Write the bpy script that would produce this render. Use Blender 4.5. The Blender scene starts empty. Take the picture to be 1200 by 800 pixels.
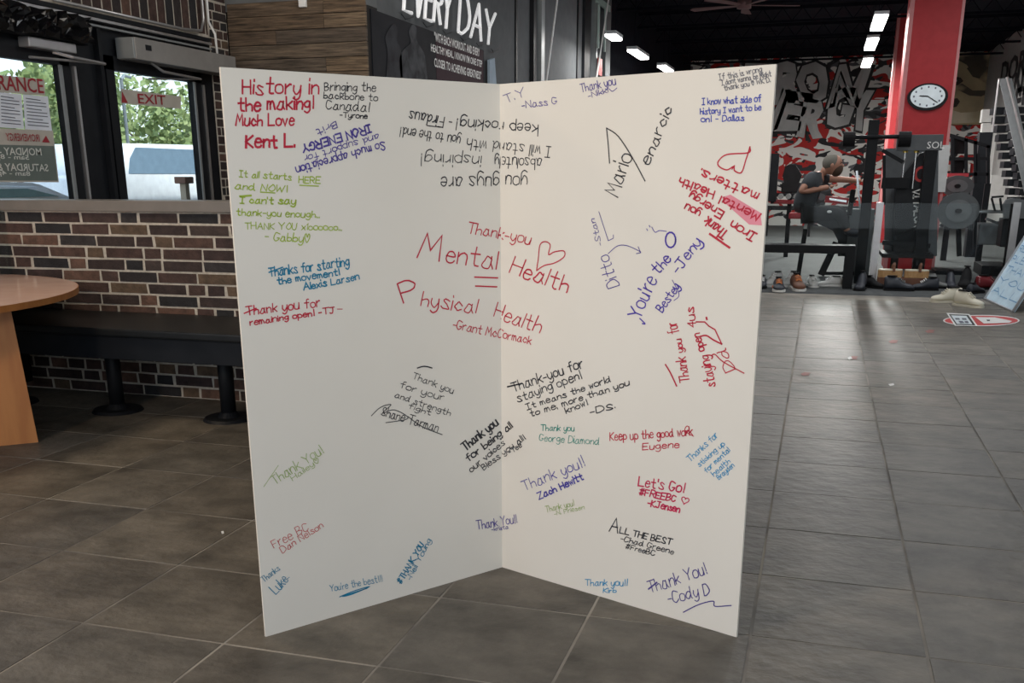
import bpy, bmesh, math, random
from mathutils import Vector, Matrix, noise
random.seed(7)
PI = math.pi
# ------------------------------------------------------------------ camera
F_PX, CY, PITCH, ROLL, YAW = 1161.5, 552.6, .28998, -.00184, -.29293
EYE = Vector((0, 0, 1.5))
def _g(v):                                   # camera-aligned -> room-aligned axes
    ca, sa = math.cos(YAW), math.sin(YAW)
    return Vector((v[0]*ca+v[1]*sa, -v[0]*sa+v[1]*ca, v[2]))
_c, _s = math.cos(PITCH), math.sin(PITCH)
_rt, _up, FW = _g((1, 0, 0)), _g((0, _s, _c)), _g((0, _c, -_s))
RT = _rt*math.cos(ROLL)+_up*math.sin(ROLL)
UP = _up*math.cos(ROLL)-_rt*math.sin(ROLL)
cam = bpy.data.cameras.new('camera'); camo = bpy.data.objects.new('camera', cam)
bpy.context.scene.collection.objects.link(camo)
m = Matrix((RT, UP, -FW)).transposed().to_4x4(); m.translation = EYE
camo.matrix_world = m
cam.sensor_fit = 'HORIZONTAL'; cam.sensor_width = 36; cam.lens = F_PX/1200*36
cam.shift_y = (CY-400)/1200; cam.clip_end = 300
bpy.context.scene.camera = camo
# ------------------------------------------------------------------ world
S = bpy.context.scene
w = bpy.data.worlds.new('world'); S.world = w; w.use_nodes = True
nt = w.node_tree; nt.nodes.clear()
bg = nt.nodes.new('ShaderNodeBackground'); wo = nt.nodes.new('ShaderNodeOutputWorld')
tc = nt.nodes.new('ShaderNodeTexCoord'); sx = nt.nodes.new('ShaderNodeSeparateXYZ')
cr = nt.nodes.new('ShaderNodeValToRGB')
nt.links.new(tc.outputs['Generated'], sx.inputs[0]); nt.links.new(sx.outputs['Z'], cr.inputs[0])
cr.color_ramp.elements[0].color = (.85, .93, 1, 1); cr.color_ramp.elements[1].color = (.42, .66, 1, 1)
nt.links.new(cr.outputs[0], bg.inputs[0]); nt.links.new(bg.outputs[0], wo.inputs[0])
bg.inputs[1].default_value = 1.6
sun = bpy.data.lights.new('sun', 'SUN'); sun.energy = 4.5; sun.angle = .02; sun.color = (1, .97, .92)
suno = bpy.data.objects.new('sun', sun); bpy.context.scene.collection.objects.link(suno); suno.rotation_euler = (0, math.radians(38), 0)
S.view_settings.view_transform = 'Standard'; S.view_settings.look = 'None'
S.view_settings.exposure = 0.0; S.view_settings.gamma = 1; S.view_settings.use_curve_mapping = False
def area(name, loc, target, size, power, color, sy=None):
    l = bpy.data.lights.new(name, 'AREA'); l.energy = power; l.color = color
    l.shape = 'RECTANGLE'; l.size = size; l.size_y = sy or size
    o = bpy.data.objects.new(name, l); S.collection.objects.link(o); o.location = loc
    o.rotation_euler = (Vector(target)-Vector(loc)).to_track_quat('-Z', 'Y').to_euler()
    return o
area('lobby_warm_lamp', (-3.55, -.65, 3.1), (-1.2, 3.6, .6), .45, 88, (1, .74, .50))
area('lobby_fill_light', (2.2, -.4, 4.4), (-.8, 4, .6), 2.4, 125, (1, .96, .91))  # added light out of view, placed to brighten the board's left panel
area('left_floor_fill', (-5.6, 3.6, 4.2), (-5.2, 4.6, 0), 1.0, 85, (1, .80, .58))  # added warm overhead light for the left floor, no lamp on the table
area('unseen_back_light', (1.5, 9, 4.6), (1.2, 9.6, 0), 2.0, 100, (.93, .97, 1))  # unseen area light over the far lobby floor
area('unseen_corner_light', (-2.2, 7.2, 4.4), (-4.2, 10, 2.4), 1.0, 40, (1, .93, .84))  # unseen area light aimed at the poster wall
# ------------------------------------------------------------------ pixel-free geometry helpers
def ray(x, y): return FW+RT*((x-600)/F_PX)-UP*((y-CY)/F_PX)
def atX(x, y, X): d = ray(x, y); return EYE+d*((X-EYE.x)/d.x)
def atY(x, y, Y): d = ray(x, y); return EYE+d*((Y-EYE.y)/d.y)
def atZ(x, y, Z=0.): d = ray(x, y); return EYE+d*((Z-EYE.z)/d.z)
C = S.collection
# ------------------------------------------------------------------ materials
def sock(n, k, v):
    if k in n.inputs: n.inputs[k].default_value = v
def mat(name, col, rough=.6, metal=0., col2=None, scale=8., bump=0., bscale=None, emit=None, estr=0., spec=.5, detail=4, stretch=None, ramp=(.35, .65), coat=0.):
    M = bpy.data.materials.new(name); M.use_nodes = True; t = M.node_tree
    b = t.nodes['Principled BSDF']
    sock(b, 'Base Color', (*col, 1)); sock(b, 'Roughness', rough); sock(b, 'Metallic', metal); sock(b, 'Specular IOR Level', spec); sock(b, 'Coat Weight', coat)
    if emit: sock(b, 'Emission Color', (*emit, 1)); sock(b, 'Emission Strength', estr)
    tcn = None
    def coords():
        nonlocal tcn
        if not tcn:
            tcn = t.nodes.new('ShaderNodeNewGeometry')
            if stretch:
                mp = t.nodes.new('ShaderNodeMapping'); mp.inputs['Scale'].default_value = stretch
                t.links.new(tcn.outputs['Position'], mp.inputs[0]); tcn = mp
        return tcn.outputs['Position'] if 'Position' in tcn.outputs else tcn.outputs[0]
    c2 = col2 or tuple(min(1, c*1.12+.003) for c in col)
    n = t.nodes.new('ShaderNodeTexNoise'); n.inputs['Scale'].default_value = scale; n.inputs['Detail'].default_value = detail
    r = t.nodes.new('ShaderNodeValToRGB'); r.color_ramp.elements[0].position, r.color_ramp.elements[1].position = ramp
    r.color_ramp.elements[0].color = (*col, 1); r.color_ramp.elements[1].color = (*c2, 1)
    t.links.new(coords(), n.inputs['Vector']); t.links.new(n.outputs[0], r.inputs[0]); t.links.new(r.outputs[0], b.inputs['Base Color'])
    if bump:
        n2 = t.nodes.new('ShaderNodeTexNoise'); n2.inputs['Scale'].default_value = bscale or scale*4; n2.inputs['Detail'].default_value = 6
        bp = t.nodes.new('ShaderNodeBump'); bp.inputs['Strength'].default_value = bump; bp.inputs['Distance'].default_value = .01
        t.links.new(coords(), n2.inputs['Vector']); t.links.new(n2.outputs[0], bp.inputs['Height']); t.links.new(bp.outputs[0], b.inputs['Normal'])
    return M
def rand_mat(name, stops, rough=.8, scale=20, amt=.5, bump=.4, bscale=60, stretch=None, const=True, spec=.5):
    """colour picked per object from a list, with grain mixed over it"""
    M = mat(name, (.5, .5, .5), rough, spec=spec); t = M.node_tree; b = t.nodes['Principled BSDF']
    for n in list(t.nodes):
        if n.type not in ('BSDF_PRINCIPLED', 'OUTPUT_MATERIAL'): t.nodes.remove(n)
    oi = t.nodes.new('ShaderNodeObjectInfo'); r = t.nodes.new('ShaderNodeValToRGB')
    r.color_ramp.interpolation = 'CONSTANT' if const else 'LINEAR'
    for i, c in enumerate(stops):
        e = r.color_ramp.elements[i] if i < 2 else r.color_ramp.elements.new(0)
    for i, c in enumerate(stops):
        e = r.color_ramp.elements[i]
    N = len(stops)
    while len(r.color_ramp.elements) > 1: r.color_ramp.elements.remove(r.color_ramp.elements[-1])
    r.color_ramp.elements[0].position = 0; r.color_ramp.elements[0].color = (*stops[0], 1)
    for i in range(1, N):
        e = r.color_ramp.elements.new(i/(N if const else N-1)); e.color = (*stops[i], 1)
    t.links.new(oi.outputs['Random'], r.inputs[0])
    g = t.nodes.new('ShaderNodeNewGeometry'); vec = g.outputs['Position']
    ad = t.nodes.new('ShaderNodeVectorMath'); ad.operation = 'ADD'
    sc = t.nodes.new('ShaderNodeMath'); sc.operation = 'MULTIPLY'; sc.inputs[1].default_value = 37
    t.links.new(oi.outputs['Random'], sc.inputs[0]); t.links.new(vec, ad.inputs[0]); t.links.new(sc.outputs[0], ad.inputs[1]); vec = ad.outputs[0]
    if stretch:
        mp = t.nodes.new('ShaderNodeMapping'); mp.inputs['Scale'].default_value = stretch; t.links.new(vec, mp.inputs[0]); vec = mp.outputs[0]
    n = t.nodes.new('ShaderNodeTexNoise'); n.inputs['Scale'].default_value = scale; n.inputs['Detail'].default_value = 6; n.inputs['Roughness'].default_value = .65
    t.links.new(vec, n.inputs['Vector'])
    mr = t.nodes.new('ShaderNodeMapRange'); mr.inputs[1].default_value = .3; mr.inputs[2].default_value = .7
    mr.inputs[3].default_value = 1-amt; mr.inputs[4].default_value = 1+amt
    t.links.new(n.outputs[0], mr.inputs[0])
    mx = t.nodes.new('ShaderNodeVectorMath'); mx.operation = 'SCALE'
    t.links.new(r.outputs[0], mx.inputs[0]); t.links.new(mr.outputs[0], mx.inputs['Scale']); t.links.new(mx.outputs[0], b.inputs['Base Color'])
    n2 = t.nodes.new('ShaderNodeTexNoise'); n2.inputs['Scale'].default_value = bscale; n2.inputs['Detail'].default_value = 5
    bp = t.nodes.new('ShaderNodeBump'); bp.inputs['Strength'].default_value = bump; bp.inputs['Distance'].default_value = .01
    t.links.new(vec, n2.inputs['Vector']); t.links.new(n2.outputs[0], bp.inputs['Height']); t.links.new(bp.outputs[0], b.inputs['Normal'])
    return M
def glass_mat(name, tint=(.9, .95, .95), refl=1.):
    M = bpy.data.materials.new(name); M.use_nodes = True; t = M.node_tree; t.nodes.clear()
    o = t.nodes.new('ShaderNodeOutputMaterial'); mx = t.nodes.new('ShaderNodeMixShader')
    a = t.nodes.new('ShaderNodeBsdfTransparent'); a.inputs[0].default_value = (*tint, 1)
    g = t.nodes.new('ShaderNodeBsdfGlossy'); g.inputs['Roughness'].default_value = .02
    f = t.nodes.new('ShaderNodeLayerWeight'); f.inputs[0].default_value = .5
    pw_ = t.nodes.new('ShaderNodeMath'); pw_.operation = 'POWER'; pw_.inputs[1].default_value = 4
    mu = t.nodes.new('ShaderNodeMath'); mu.operation = 'MULTIPLY_ADD'; mu.inputs[1].default_value = .5*refl; mu.inputs[2].default_value = .03*refl
    t.links.new(f.outputs['Facing'], pw_.inputs[0]); t.links.new(pw_.outputs[0], mu.inputs[0]); t.links.new(mu.outputs[0], mx.inputs[0])
    t.links.new(a.outputs[0], mx.inputs[1]); t.links.new(g.outputs[0], mx.inputs[2]); t.links.new(mx.outputs[0], o.inputs[0])
    return M
M = {}
M['board'] = mat('foam_board', (.655, .615, .545), .55, col2=(.685, .645, .575), scale=1.5, spec=.3)
M['board_edge'] = mat('board_edge', (.70, .68, .64), .7)
M['brick'] = rand_mat('brick', [(.040, .024, .022), (.055, .030, .025), (.028, .021, .021), (.017, .016, .018), (.075, .042, .032), (.046, .028, .025), (.10, .066, .042), (.036, .023, .021), (.06, .034, .028), (.030, .026, .027), (.115, .062, .044), (.022, .017, .018), (.05, .034, .030), (.042, .024, .022)], .85, 14, .45, .55, 70)
M['mortar'] = mat('mortar', (.42, .38, .32), .95, col2=(.54, .49, .42), scale=30, bump=.5, bscale=120)
M['tile'] = rand_mat('slate_tile', [(.098, .086, .068), (.130, .114, .090), (.112, .101, .083), (.095, .086, .072), (.122, .104, .081)], .50, 3.6, .5, .75, 14, stretch=(1, 1.25, 1), const=False, spec=.36)
M['grout'] = mat('grout', (.33, .30, .25), .9, col2=(.12, .11, .10), scale=2.2)
M['plank'] = rand_mat('reclaimed_plank', [(.13, .088, .054), (.088, .060, .040), (.16, .112, .070), (.105, .08, .058), (.075, .056, .042)], .8, 9, .85, .6, 40, stretch=(.35, .35, 6), const=False)
M['gap'] = mat('dark_gap', (.012, .010, .009), .9)
M['black'] = mat('black_paint', (.0055, .007, .010), .5, spec=.25)
M['blackmetal'] = mat('black_metal', (.006, .007, .009), .5, .0, spec=.16)
M['blacksoft'] = mat('black_rubber', (.008, .008, .009), .8, spec=.2)
M['benchvinyl'] = mat('bench_vinyl', (.006, .007, .008), .42, spec=.35, bump=.1, bscale=60)
M['caps'] = mat('sill_paint', (.17, .155, .14), .4)
M['tabletop'] = mat('table_laminate', (.62, .40, .32), .18, col2=(.68, .46, .37), scale=5, spec=.6)
M['tablewood'] = mat('table_wood', (.33, .120, .028), .5, col2=(.40, .16, .042), scale=3, stretch=(6, 6, 1), detail=6)
M['alu'] = mat('brushed_aluminium', (.45, .45, .46), .38, .8)
M['opbox'] = mat('operator_cover', (.26, .25, .24), .45, .2)
M['steelgrey'] = mat('grey_steel', (.25, .27, .28), .4, .3)
M['wallgrey'] = mat('grey_wall_paint', (.105, .112, .118), .8, spec=.2, bump=.05, bscale=60)
M['wallgrey2'] = mat('charcoal_wall_paint', (.13, .138, .142), .8, spec=.2)
M['white'] = mat('white_paint', (.75, .75, .74), .5)
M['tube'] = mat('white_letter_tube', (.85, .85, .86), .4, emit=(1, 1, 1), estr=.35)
M['paper'] = mat('paper', (.72, .76, .84), .8)
M['ink'] = mat('print_ink', (.12, .13, .17), .8)
M['signbeige'] = mat('sign_beige', (.46, .43, .38), .6)
M['signgreen'] = mat('sign_slate_green', (.13, .16, .145), .6)
M['signtext'] = mat('sign_text_pale', (.62, .64, .60), .6)
M['signred'] = mat('sign_red', (.30, .02, .03), .6)
M['glass'] = glass_mat('door_glass', (.93, .97, .97))
M['barglass'] = glass_mat('barrier_glass', (.88, .91, .91), .45)
M['red'] = mat('red_paint', (.30, .014, .018), .55, spec=.3)
M['redbright'] = mat('bright_red', (.50, .02, .02), .5)
M['redvinyl'] = mat('red_vinyl', (.34, .02, .03), .45)
M['litedge'] = mat('column_lit_edge', (.42, .15, .15), .5)  # highlight along the column corners, put into the colour
M['ceil'] = mat('dark_ceiling', (.004, .005, .010), .9, spec=.1)
M['joist'] = mat('ceiling_joist', (.004, .005, .009), .9, spec=.1)
M['lamp'] = mat('lamp_diffuser', (.9, .9, .9), .5, emit=(1, .98, .94), estr=14)
M['gymfloor'] = mat('rubber_gym_floor', (.068, .071, .072), .65, col2=(.085, .088, .088), scale=3, spec=.08)
M['mat'] = mat('shoe_mat', (.05, .054, .056), .95, col2=(.07, .075, .076), scale=30)
M['plate'] = mat('weight_plate', (.06, .065, .068), .5)
M['silver'] = mat('chrome', (.6, .6, .6), .2, 1.)
M['gold'] = mat('brass', (.55, .42, .12), .35, .9)
M['fan'] = mat('fan_blade', (.16, .09, .09), .6)
M['rightwall'] = mat('light_grey_wall', (.38, .375, .365), .7)
M['asphalt'] = mat('asphalt', (.25, .25, .26), .9)
M['carwhite'] = mat('white_car_paint', (.85, .87, .9), .25)
M['carteal'] = mat('teal_car_glass', (.22, .42, .46), .15, spec=.8)
M['carglass'] = mat('blue_car_glass', (.25, .36, .47), .1, spec=.8)
M['leaf'] = mat('leaf', (.20, .27, .09), .7, col2=(.36, .42, .17), scale=3)
M['bark'] = mat('bark', (.09, .065, .045), .9)
M['postbrown'] = mat('brown_metal', (.20, .10, .07), .6)
M['tan'] = mat('tan_post', (.5, .42, .32), .7)
M['skin'] = mat('skin', (.34, .17, .115), .6)
M['shirt'] = mat('grey_shirt_cloth', (.038, .044, .050), .9, bump=.2, bscale=30)
M['pants'] = mat('black_cloth', (.010, .011, .013), .9)
M['hair'] = mat('short_grey_hair', (.12, .112, .095), .9, bump=.3, bscale=120)
M['beard'] = mat('dark_beard', (.06, .035, .022), .95, bump=.3, bscale=120)
M['cork'] = mat('cork', (.42, .24, .10), .8, col2=(.5, .3, .14), scale=40)
M['cream'] = mat('cream_leather', (.62, .58, .47), .55)
M['whiteshoe'] = mat('white_mesh_shoe', (.55, .56, .55), .7, bump=.3, bscale=80)
M['solewhite'] = mat('white_sole', (.7, .7, .68), .6)
M['brownshoe'] = mat('brown_leather', (.13, .05, .025), .6)
M['orange'] = mat('orange_trim', (.65, .22, .07), .6)
M['greyshoe'] = mat('grey_felt', (.17, .175, .17), .85)
M['darkshoe'] = mat('dark_navy_leather', (.022, .026, .036), .55)
M['burg'] = mat('burgundy_gloss', (.14, .015, .02), .25)
M['boardblue'] = mat('pale_blue_whiteboard', (.55, .72, .84), .35)
M['clockface'] = mat('clock_face', (.66, .73, .76), .4)
M['cloth_blue'] = mat('pale_blue_cloth', (.34, .43, .52), .8)
M['poster'] = mat('poster_dark', (.008, .009, .013), .7, spec=.15)
M['postertone'] = mat('poster_burgundy', (.035, .011, .019), .7, spec=.15)
M['posterfig'] = mat('poster_grey_figure', (.075, .08, .09), .7, spec=.15, col2=(.018, .019, .024), scale=7)
M['posterfig2'] = mat('poster_grey_figure_dark', (.035, .037, .045), .7, spec=.15, col2=(.012, .012, .016), scale=6)
M['graffgrey'] = mat('graffiti_grey', (.55, .55, .55), .8, col2=(.38, .38, .38), scale=1.2)
M['graffblack'] = mat('graffiti_black', (.012, .012, .014), .7)
M['graffwhite'] = mat('graffiti_white', (.45, .45, .44), .7)
M['palegreen'] = mat('pale_green_steel', (.36, .46, .43), .5)
# ------------------------------------------------------------------ object helpers
def link(name, me, m_, parent=None):
    o = bpy.data.objects.new(name, me); C.objects.link(o)
    if m_ is not None:
        for q in (m_ if isinstance(m_, (list, tuple)) else [m_]): me.materials.append(M[q] if isinstance(q, str) else q)
    if parent: o.parent = parent; o.matrix_parent_inverse = parent.matrix_world.inverted() if False else Matrix.Translation(-parent.location)
    return o
def obj(name, bm, m_, parent=None, smooth=False):
    me = bpy.data.meshes.new(name); bm.normal_update(); bm.to_mesh(me); bm.free()
    if smooth:
        for p in me.polygons: p.use_smooth = True
    return link(name, me, m_, parent)
def tag(o, label=None, cat=None, group=None, kind=None):
    if label: o['label'] = label
    if cat: o['category'] = cat
    if group: o['group'] = group
    if kind: o['kind'] = kind
    return o
def thing(name, label, cat, loc=(0, 0, 0), group=None):
    o = bpy.data.objects.new(name, None); C.objects.link(o); o.location = loc; o.empty_display_size = .1
    return tag(o, label, cat, group)
def struct(name, bm, m_, parent=None):
    o = obj(name, bm, m_, parent); o['kind'] = 'structure'; return o
def add_box(bm, lo, hi, bev=0.):
    r = bmesh.ops.create_cube(bm, size=1)
    vs = r['verts']
    c = [(a+b)/2 for a, b in zip(lo, hi)]; s = [abs(b-a) for a, b in zip(lo, hi)]
    for v in vs: v.co = Vector((c[0]+v.co.x*s[0], c[1]+v.co.y*s[1], c[2]+v.co.z*s[2]))
    if bev:
        es = list({e for v in vs for e in v.link_edges})
        bmesh.ops.bevel(bm, geom=es, offset=bev, segments=2, affect='EDGES', profile=.6)
    return bm
def bx(lo, hi, bev=0.): return add_box(bmesh.new(), lo, hi, bev)
def add_tube(bm, p, q, r, r2=None, seg=12, caps=True):
    p, q = Vector(p), Vector(q); d = q-p
    mt = Matrix.Translation((p+q)/2) @ d.to_track_quat('Z', 'Y').to_matrix().to_4x4()
    bmesh.ops.create_cone(bm, cap_ends=caps, segments=seg, radius1=r, radius2=r if r2 is None else r2, depth=d.length, matrix=mt)
    return bm
def add_bar(bm, p, q, wx, wy=None):
    """rectangular bar between two points"""
    p, q = Vector(p), Vector(q); d = q-p; wy = wy or wx
    up = Vector((0, 1, 0)) if abs(d.normalized().y) < .9 else Vector((1, 0, 0))
    x = d.cross(up).normalized(); y = x.cross(d).normalized()
    vs = [bm.verts.new(e+x*sx_*wx/2+y*sy_*wy/2) for e in (p, q) for sx_, sy_ in ((-1, -1), (1, -1), (1, 1), (-1, 1))]
    for f in ((3, 2, 1, 0), (4, 5, 6, 7), (0, 1, 5, 4), (1, 2, 6, 5), (2, 3, 7, 6), (3, 0, 4, 7)): bm.faces.new([vs[i] for i in f])
    return bm
def add_path(bm, pts, r, seg=8):
    pts = [Vector(p) for p in pts]
    rings = []
    for i, p in enumerate(pts):
        d = (pts[min(i+1, len(pts)-1)]-pts[max(i-1, 0)]).normalized()
        x = d.orthogonal().normalized() if not rings else (lastx-d*lastx.dot(d)).normalized()
        lastx = x; y = d.cross(x)
        rr = r[i] if isinstance(r, (list, tuple)) else r
        rings.append([bm.verts.new(p+(x*math.cos(2*PI*k/seg)+y*math.sin(2*PI*k/seg))*rr) for k in range(seg)])
    for a, b in zip(rings, rings[1:]):
        for k in range(seg): bm.faces.new((a[k], a[(k+1) % seg], b[(k+1) % seg], b[k]))
    bm.faces.new(rings[0][::-1]); bm.faces.new(rings[-1])
    return bm
def add_prism(bm, pts, off):
    """polygon (list of 3-D points) given thickness along vector off"""
    off = Vector(off); a = [bm.verts.new(Vector(p)) for p in pts]; b = [bm.verts.new(Vector(p)+off) for p in pts]
    bm.faces.new(a[::-1]); bm.faces.new(b)
    n = len(a)
    for i in range(n): bm.faces.new((a[i], a[(i+1) % n], b[(i+1) % n], b[i]))
    bmesh.ops.recalc_face_normals(bm, faces=bm.faces[:])
    return bm
def add_disc(bm, c, nrm, rx, th, rz=None, seg=32):
    """disc; nrm 'y' faces the lobby; elliptical allowed"""
    rz = rz or rx; c = Vector(c)
    pts = [c+Vector((rx*math.cos(t*2*PI/seg), 0, rz*math.sin(t*2*PI/seg))) if nrm == 'y' else c+Vector((0, rx*math.cos(t*2*PI/seg), rz*math.sin(t*2*PI/seg))) if nrm == 'x' else c+Vector((rx*math.cos(t*2*PI/seg), rz*math.sin(t*2*PI/seg), 0)) for t in range(seg)]
    off = {'y': (0, th, 0), 'x': (th, 0, 0), 'z': (0, 0, th)}[nrm]
    return add_prism(bm, pts, off)
def bxp(x0, y0, x1, y1, Y, depth, bev=0.):
    """box whose front face at distance Y spans two sighted corners"""
    a, b = atY(x0, y0, Y), atY(x1, y1, Y)
    return bx((min(a.x, b.x), Y, min(a.z, b.z)), (max(a.x, b.x), Y+depth, max(a.z, b.z)), bev)
def text(name, body, m_, loc, rightv, upv, height, width=None, parent=None, depth=.002, mirror=False, bold=0.):
    cu = bpy.data.curves.new(name, 'FONT'); cu.body = body; cu.extrude = 0; cu.offset = bold; cu.resolution_u = 2
    cu.align_x = 'LEFT'
    to = bpy.data.objects.new('tmp', cu); C.objects.link(to); dg = bpy.context.evaluated_depsgraph_get(); dg.update()
    me = bpy.data.meshes.new_from_object(to.evaluated_get(dg)); bpy.data.objects.remove(to)
    xs = [v.co.x for v in me.vertices]; ys = [v.co.y for v in me.vertices]
    x0, x1, y0, y1 = min(xs), max(xs), min(ys), max(ys)
    wd = width or (x1-x0)*height/(y1-y0)
    rv, uv = Vector(rightv).normalized(), Vector(upv).normalized(); n = rv.cross(uv)
    for v in me.vertices:
        u = (v.co.x-x0)/(x1-x0); t_ = (v.co.y-y0)/(y1-y0)
        if mirror: u = 1-u
        v.co = Vector(loc)+rv*u*wd+uv*t_*height+n*depth
    me.name = name
    return link(name, me, m_, parent)
# ------------------------------------------------------------------ setting: floors, walls, ceiling
X1, Y2, X3, X5, YB, ZC = -5.5, 8.98, -4.08, 4.25, 33., 4.87
YG = 13.86
fl = struct('floor', bx((-8, -1.5, -.06), (X5, YG, -.0022)), 'grout')
# slate tiles, each its own piece
gx0, gy0, ts = -.1115, 4.8631, .5628
tile_mesh = []
for k in range(5):
    bm = bx((-ts/2+.004, -ts/2+.004, -.012), (ts/2-.004, ts/2-.004, 0))
    for v in bm.verts:
        if v.co.z > -.001: v.co.x *= .994; v.co.y *= .994; v.co.z += random.uniform(-.0012, .0012)
    me = bpy.data.meshes.new('tile'); bm.to_mesh(me); bm.free(); me.materials.append(M['tile']); tile_mesh.append(me)
def project(p):
    d = Vector(p)-EYE; z = d.dot(FW); return (600+F_PX*d.dot(RT)/z, CY-F_PX*d.dot(UP)/z) if z > .05 else None
cells = []
for i in range(-14, 9):
    for j in range(-5, 17):
        x, y = gx0+(i+.5)*ts, gy0+(j+.5)*ts
        if x > X5-ts/2 or x < -8+ts/2 or y > YG-ts/2 or y < -1.2: continue
        p = project((x, y, 0)); see = p and -40 < p[0] < 1240 and 200 < p[1] < 850
        if see and 330 < p[0] < 850 and p[1] < 655: see = False     # behind the board
        if see and y > 5.95 and x < -1.9: see = False
        cells.append((0 if see else 1, y, x, i, j))
cells.sort()
rest = bmesh.new(); nt_ = 0
for hid, y, x, i, j in cells:
    if not hid and nt_ < 300:
        o = bpy.data.objects.new('tile', random.choice(tile_mesh)); C.objects.link(o); o.parent = fl; o.location = (x, y, 0); nt_ += 1
    else: add_box(rest, (x-ts/2+.004, y-ts/2+.004, -.012), (x+ts/2-.004, y+ts/2-.004, 0))
ytop = gy0+16*ts
o = obj('tile', rest, 'tile', fl); o['kind'] = 'stuff'
# edge strip where the tiles meet the gym
struct('trim_1', bx((-4.0, YG-.05, -.01), (X5, YG+.02, .006)), 'wallgrey', None)
struct('floor_gym', bx((-4.4, YG, -.06), (X5+.3, YB+.2, .0)), 'gymfloor')
struct('ceiling', bx((-8, -1.5, ZC), (X5+.2, YB+.2, ZC+.1)), 'ceil')
def bricks(parent, origin, rv, length, z0, z1, pitch, blen, joint, nrm, soldier=False, jitter=.25):
    """individual bricks on a wall face; rv runs along the wall, nrm points out of it"""
    rv = Vector(rv); nrm = Vector(nrm); origin = Vector(origin); cnt = 0
    meshes = {}
    def get(L, H):
        key = (round(L, 3), round(H, 3))
        if len(meshes.setdefault(key, [])) < 4:
            bm = bx((-L/2, -.02, -H/2), (L/2, .0, H/2))
            for v in bm.verts:
                v.co.x += random.uniform(-.005, .004); v.co.z += random.uniform(-.0035, .0025)
                if v.co.y > -.01: v.co.y += random.uniform(-.001, .003); v.co.x *= .985
            me = bpy.data.meshes.new('brick'); bm.to_mesh(me); bm.free(); me.materials.append(M['brick']); meshes[key].append(me)
        return random.choice(meshes[key])
    row = 0; z = z0
    rx_ = rv if rv.cross(nrm).z > 0 else -rv          # keep the brick's axes right-handed
    rot = Matrix((rx_, nrm, Vector((0, 0, 1)))).transposed()
    e = rot.to_euler()
    while z+pitch*.55 < z1:
        s = 0 if soldier else -random.choice((0., .33, .5, .7))*blen; h = min(pitch, z1-z)-joint
        while s < length:
            L = blen if soldier or random.random() > .28 else blen*.48
            a, b = max(s, 0), min(s+L, length)
            if b-a > blen*.2:
                o = bpy.data.objects.new('brick', get(math.floor((b-a-joint)*100)/100, h)); C.objects.link(o); o.parent = parent
                o.location = origin+rv*((a+b)/2)+nrm*.002+Vector((0, 0, z+h/2+joint/2)); o.rotation_euler = e; cnt += 1
            s += L
        z += pitch; row += 1
    return cnt
# half wall (brick, painted cap)
YW = 5.92
hw = struct('wall_half', bx((-7.6, YW, 0), (-1.95, YW+.24, 1.275)), 'mortar')
n1 = bricks(hw, (-6.3, YW, 0), (1, 0, 0), 4.3, .0, 1.27, .0795, .315, .0135, (0, -1, 0))
struct('trim_2', bx((-7.6, YW-.035, 1.272), (-1.92, YW+.29, 1.345), .006), 'caps')
# door wall (runs away from the camera on the left)
dw = struct('wall_left', bmesh.new(), 'mortar')
bm = bmesh.new()
add_box(bm, (X1-.25, 4.2, 2.72), (X1-.02, Y2, ZC)); add_box(bm, (X1-.25, 8.66, 0), (X1-.02, Y2, 2.72))
bm.to_mesh(dw.data); bm.free()
bricks(dw, (X1-.02, 5.9, 0), (0, 1, 0), 2.75, 2.74, 3.05, .30, .118, .016, (1, 0, 0), soldier=True)
bricks(dw, (X1-.02, 5.9, 0), (0, 1, 0), 3.08, 3.05, 3.40, .078, .27, .013, (1, 0, 0))
bricks(dw, (X1-.02, 8.67, 0), (0, 1, 0), .31, .7, 3.05, .078, .24, .013, (1, 0, 0))
struct('wall_lobby_side', bx((-8, -1.5, 0), (-7.8, 5.9, ZC)), 'wallgrey2')
# reclaimed wood wall, set above the doors' corner
ww = struct('wall_wood', bx((X1-.2, Y2+.02, 0), (X3, Y2+.25, 2.985)), 'gap')
plk = {}
z = .2; row = 0
while z < 2.97:
    x = X1; h = .122
    while x < X3-.02:
        L = random.choice((.5, .75, 1.0, 1.42)); x2 = min(x+L, X3)
        if X3-x2 < .2: x2 = X3
        bm = bx((x+.0015, Y2-.004-random.uniform(0, .008), z+.002), (x2-.0015, Y2+.02, z+h-.002))
        obj('plank', bm, 'plank', ww); x = x2
    z += .124; row += 1
struct('wall_above_wood', bx((X1-.2, Y2+.01, 2.987), (X3, Y2+.25, ZC)), 'wallgrey2')
# sheet of wall carrying the poster, and panels up to its far end
pw = struct('wall_poster', bx((X3-.18, Y2+.25, 0), (X3, 19.9, ZC)), 'wallgrey')
struct('wall_gym_left', bx((X3-.3, 19.9, 0), (X3-.1, YB, ZC)), 'ceil')
struct('wall_right', bx((X5, 13.9, 0), (X5+.2, YB, ZC)), 'rightwall')
struct('wall_lobby_right', bx((X5+.02, -1.5, 0), (X5+.25, 13.88, ZC)), 'wallgrey2')
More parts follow.
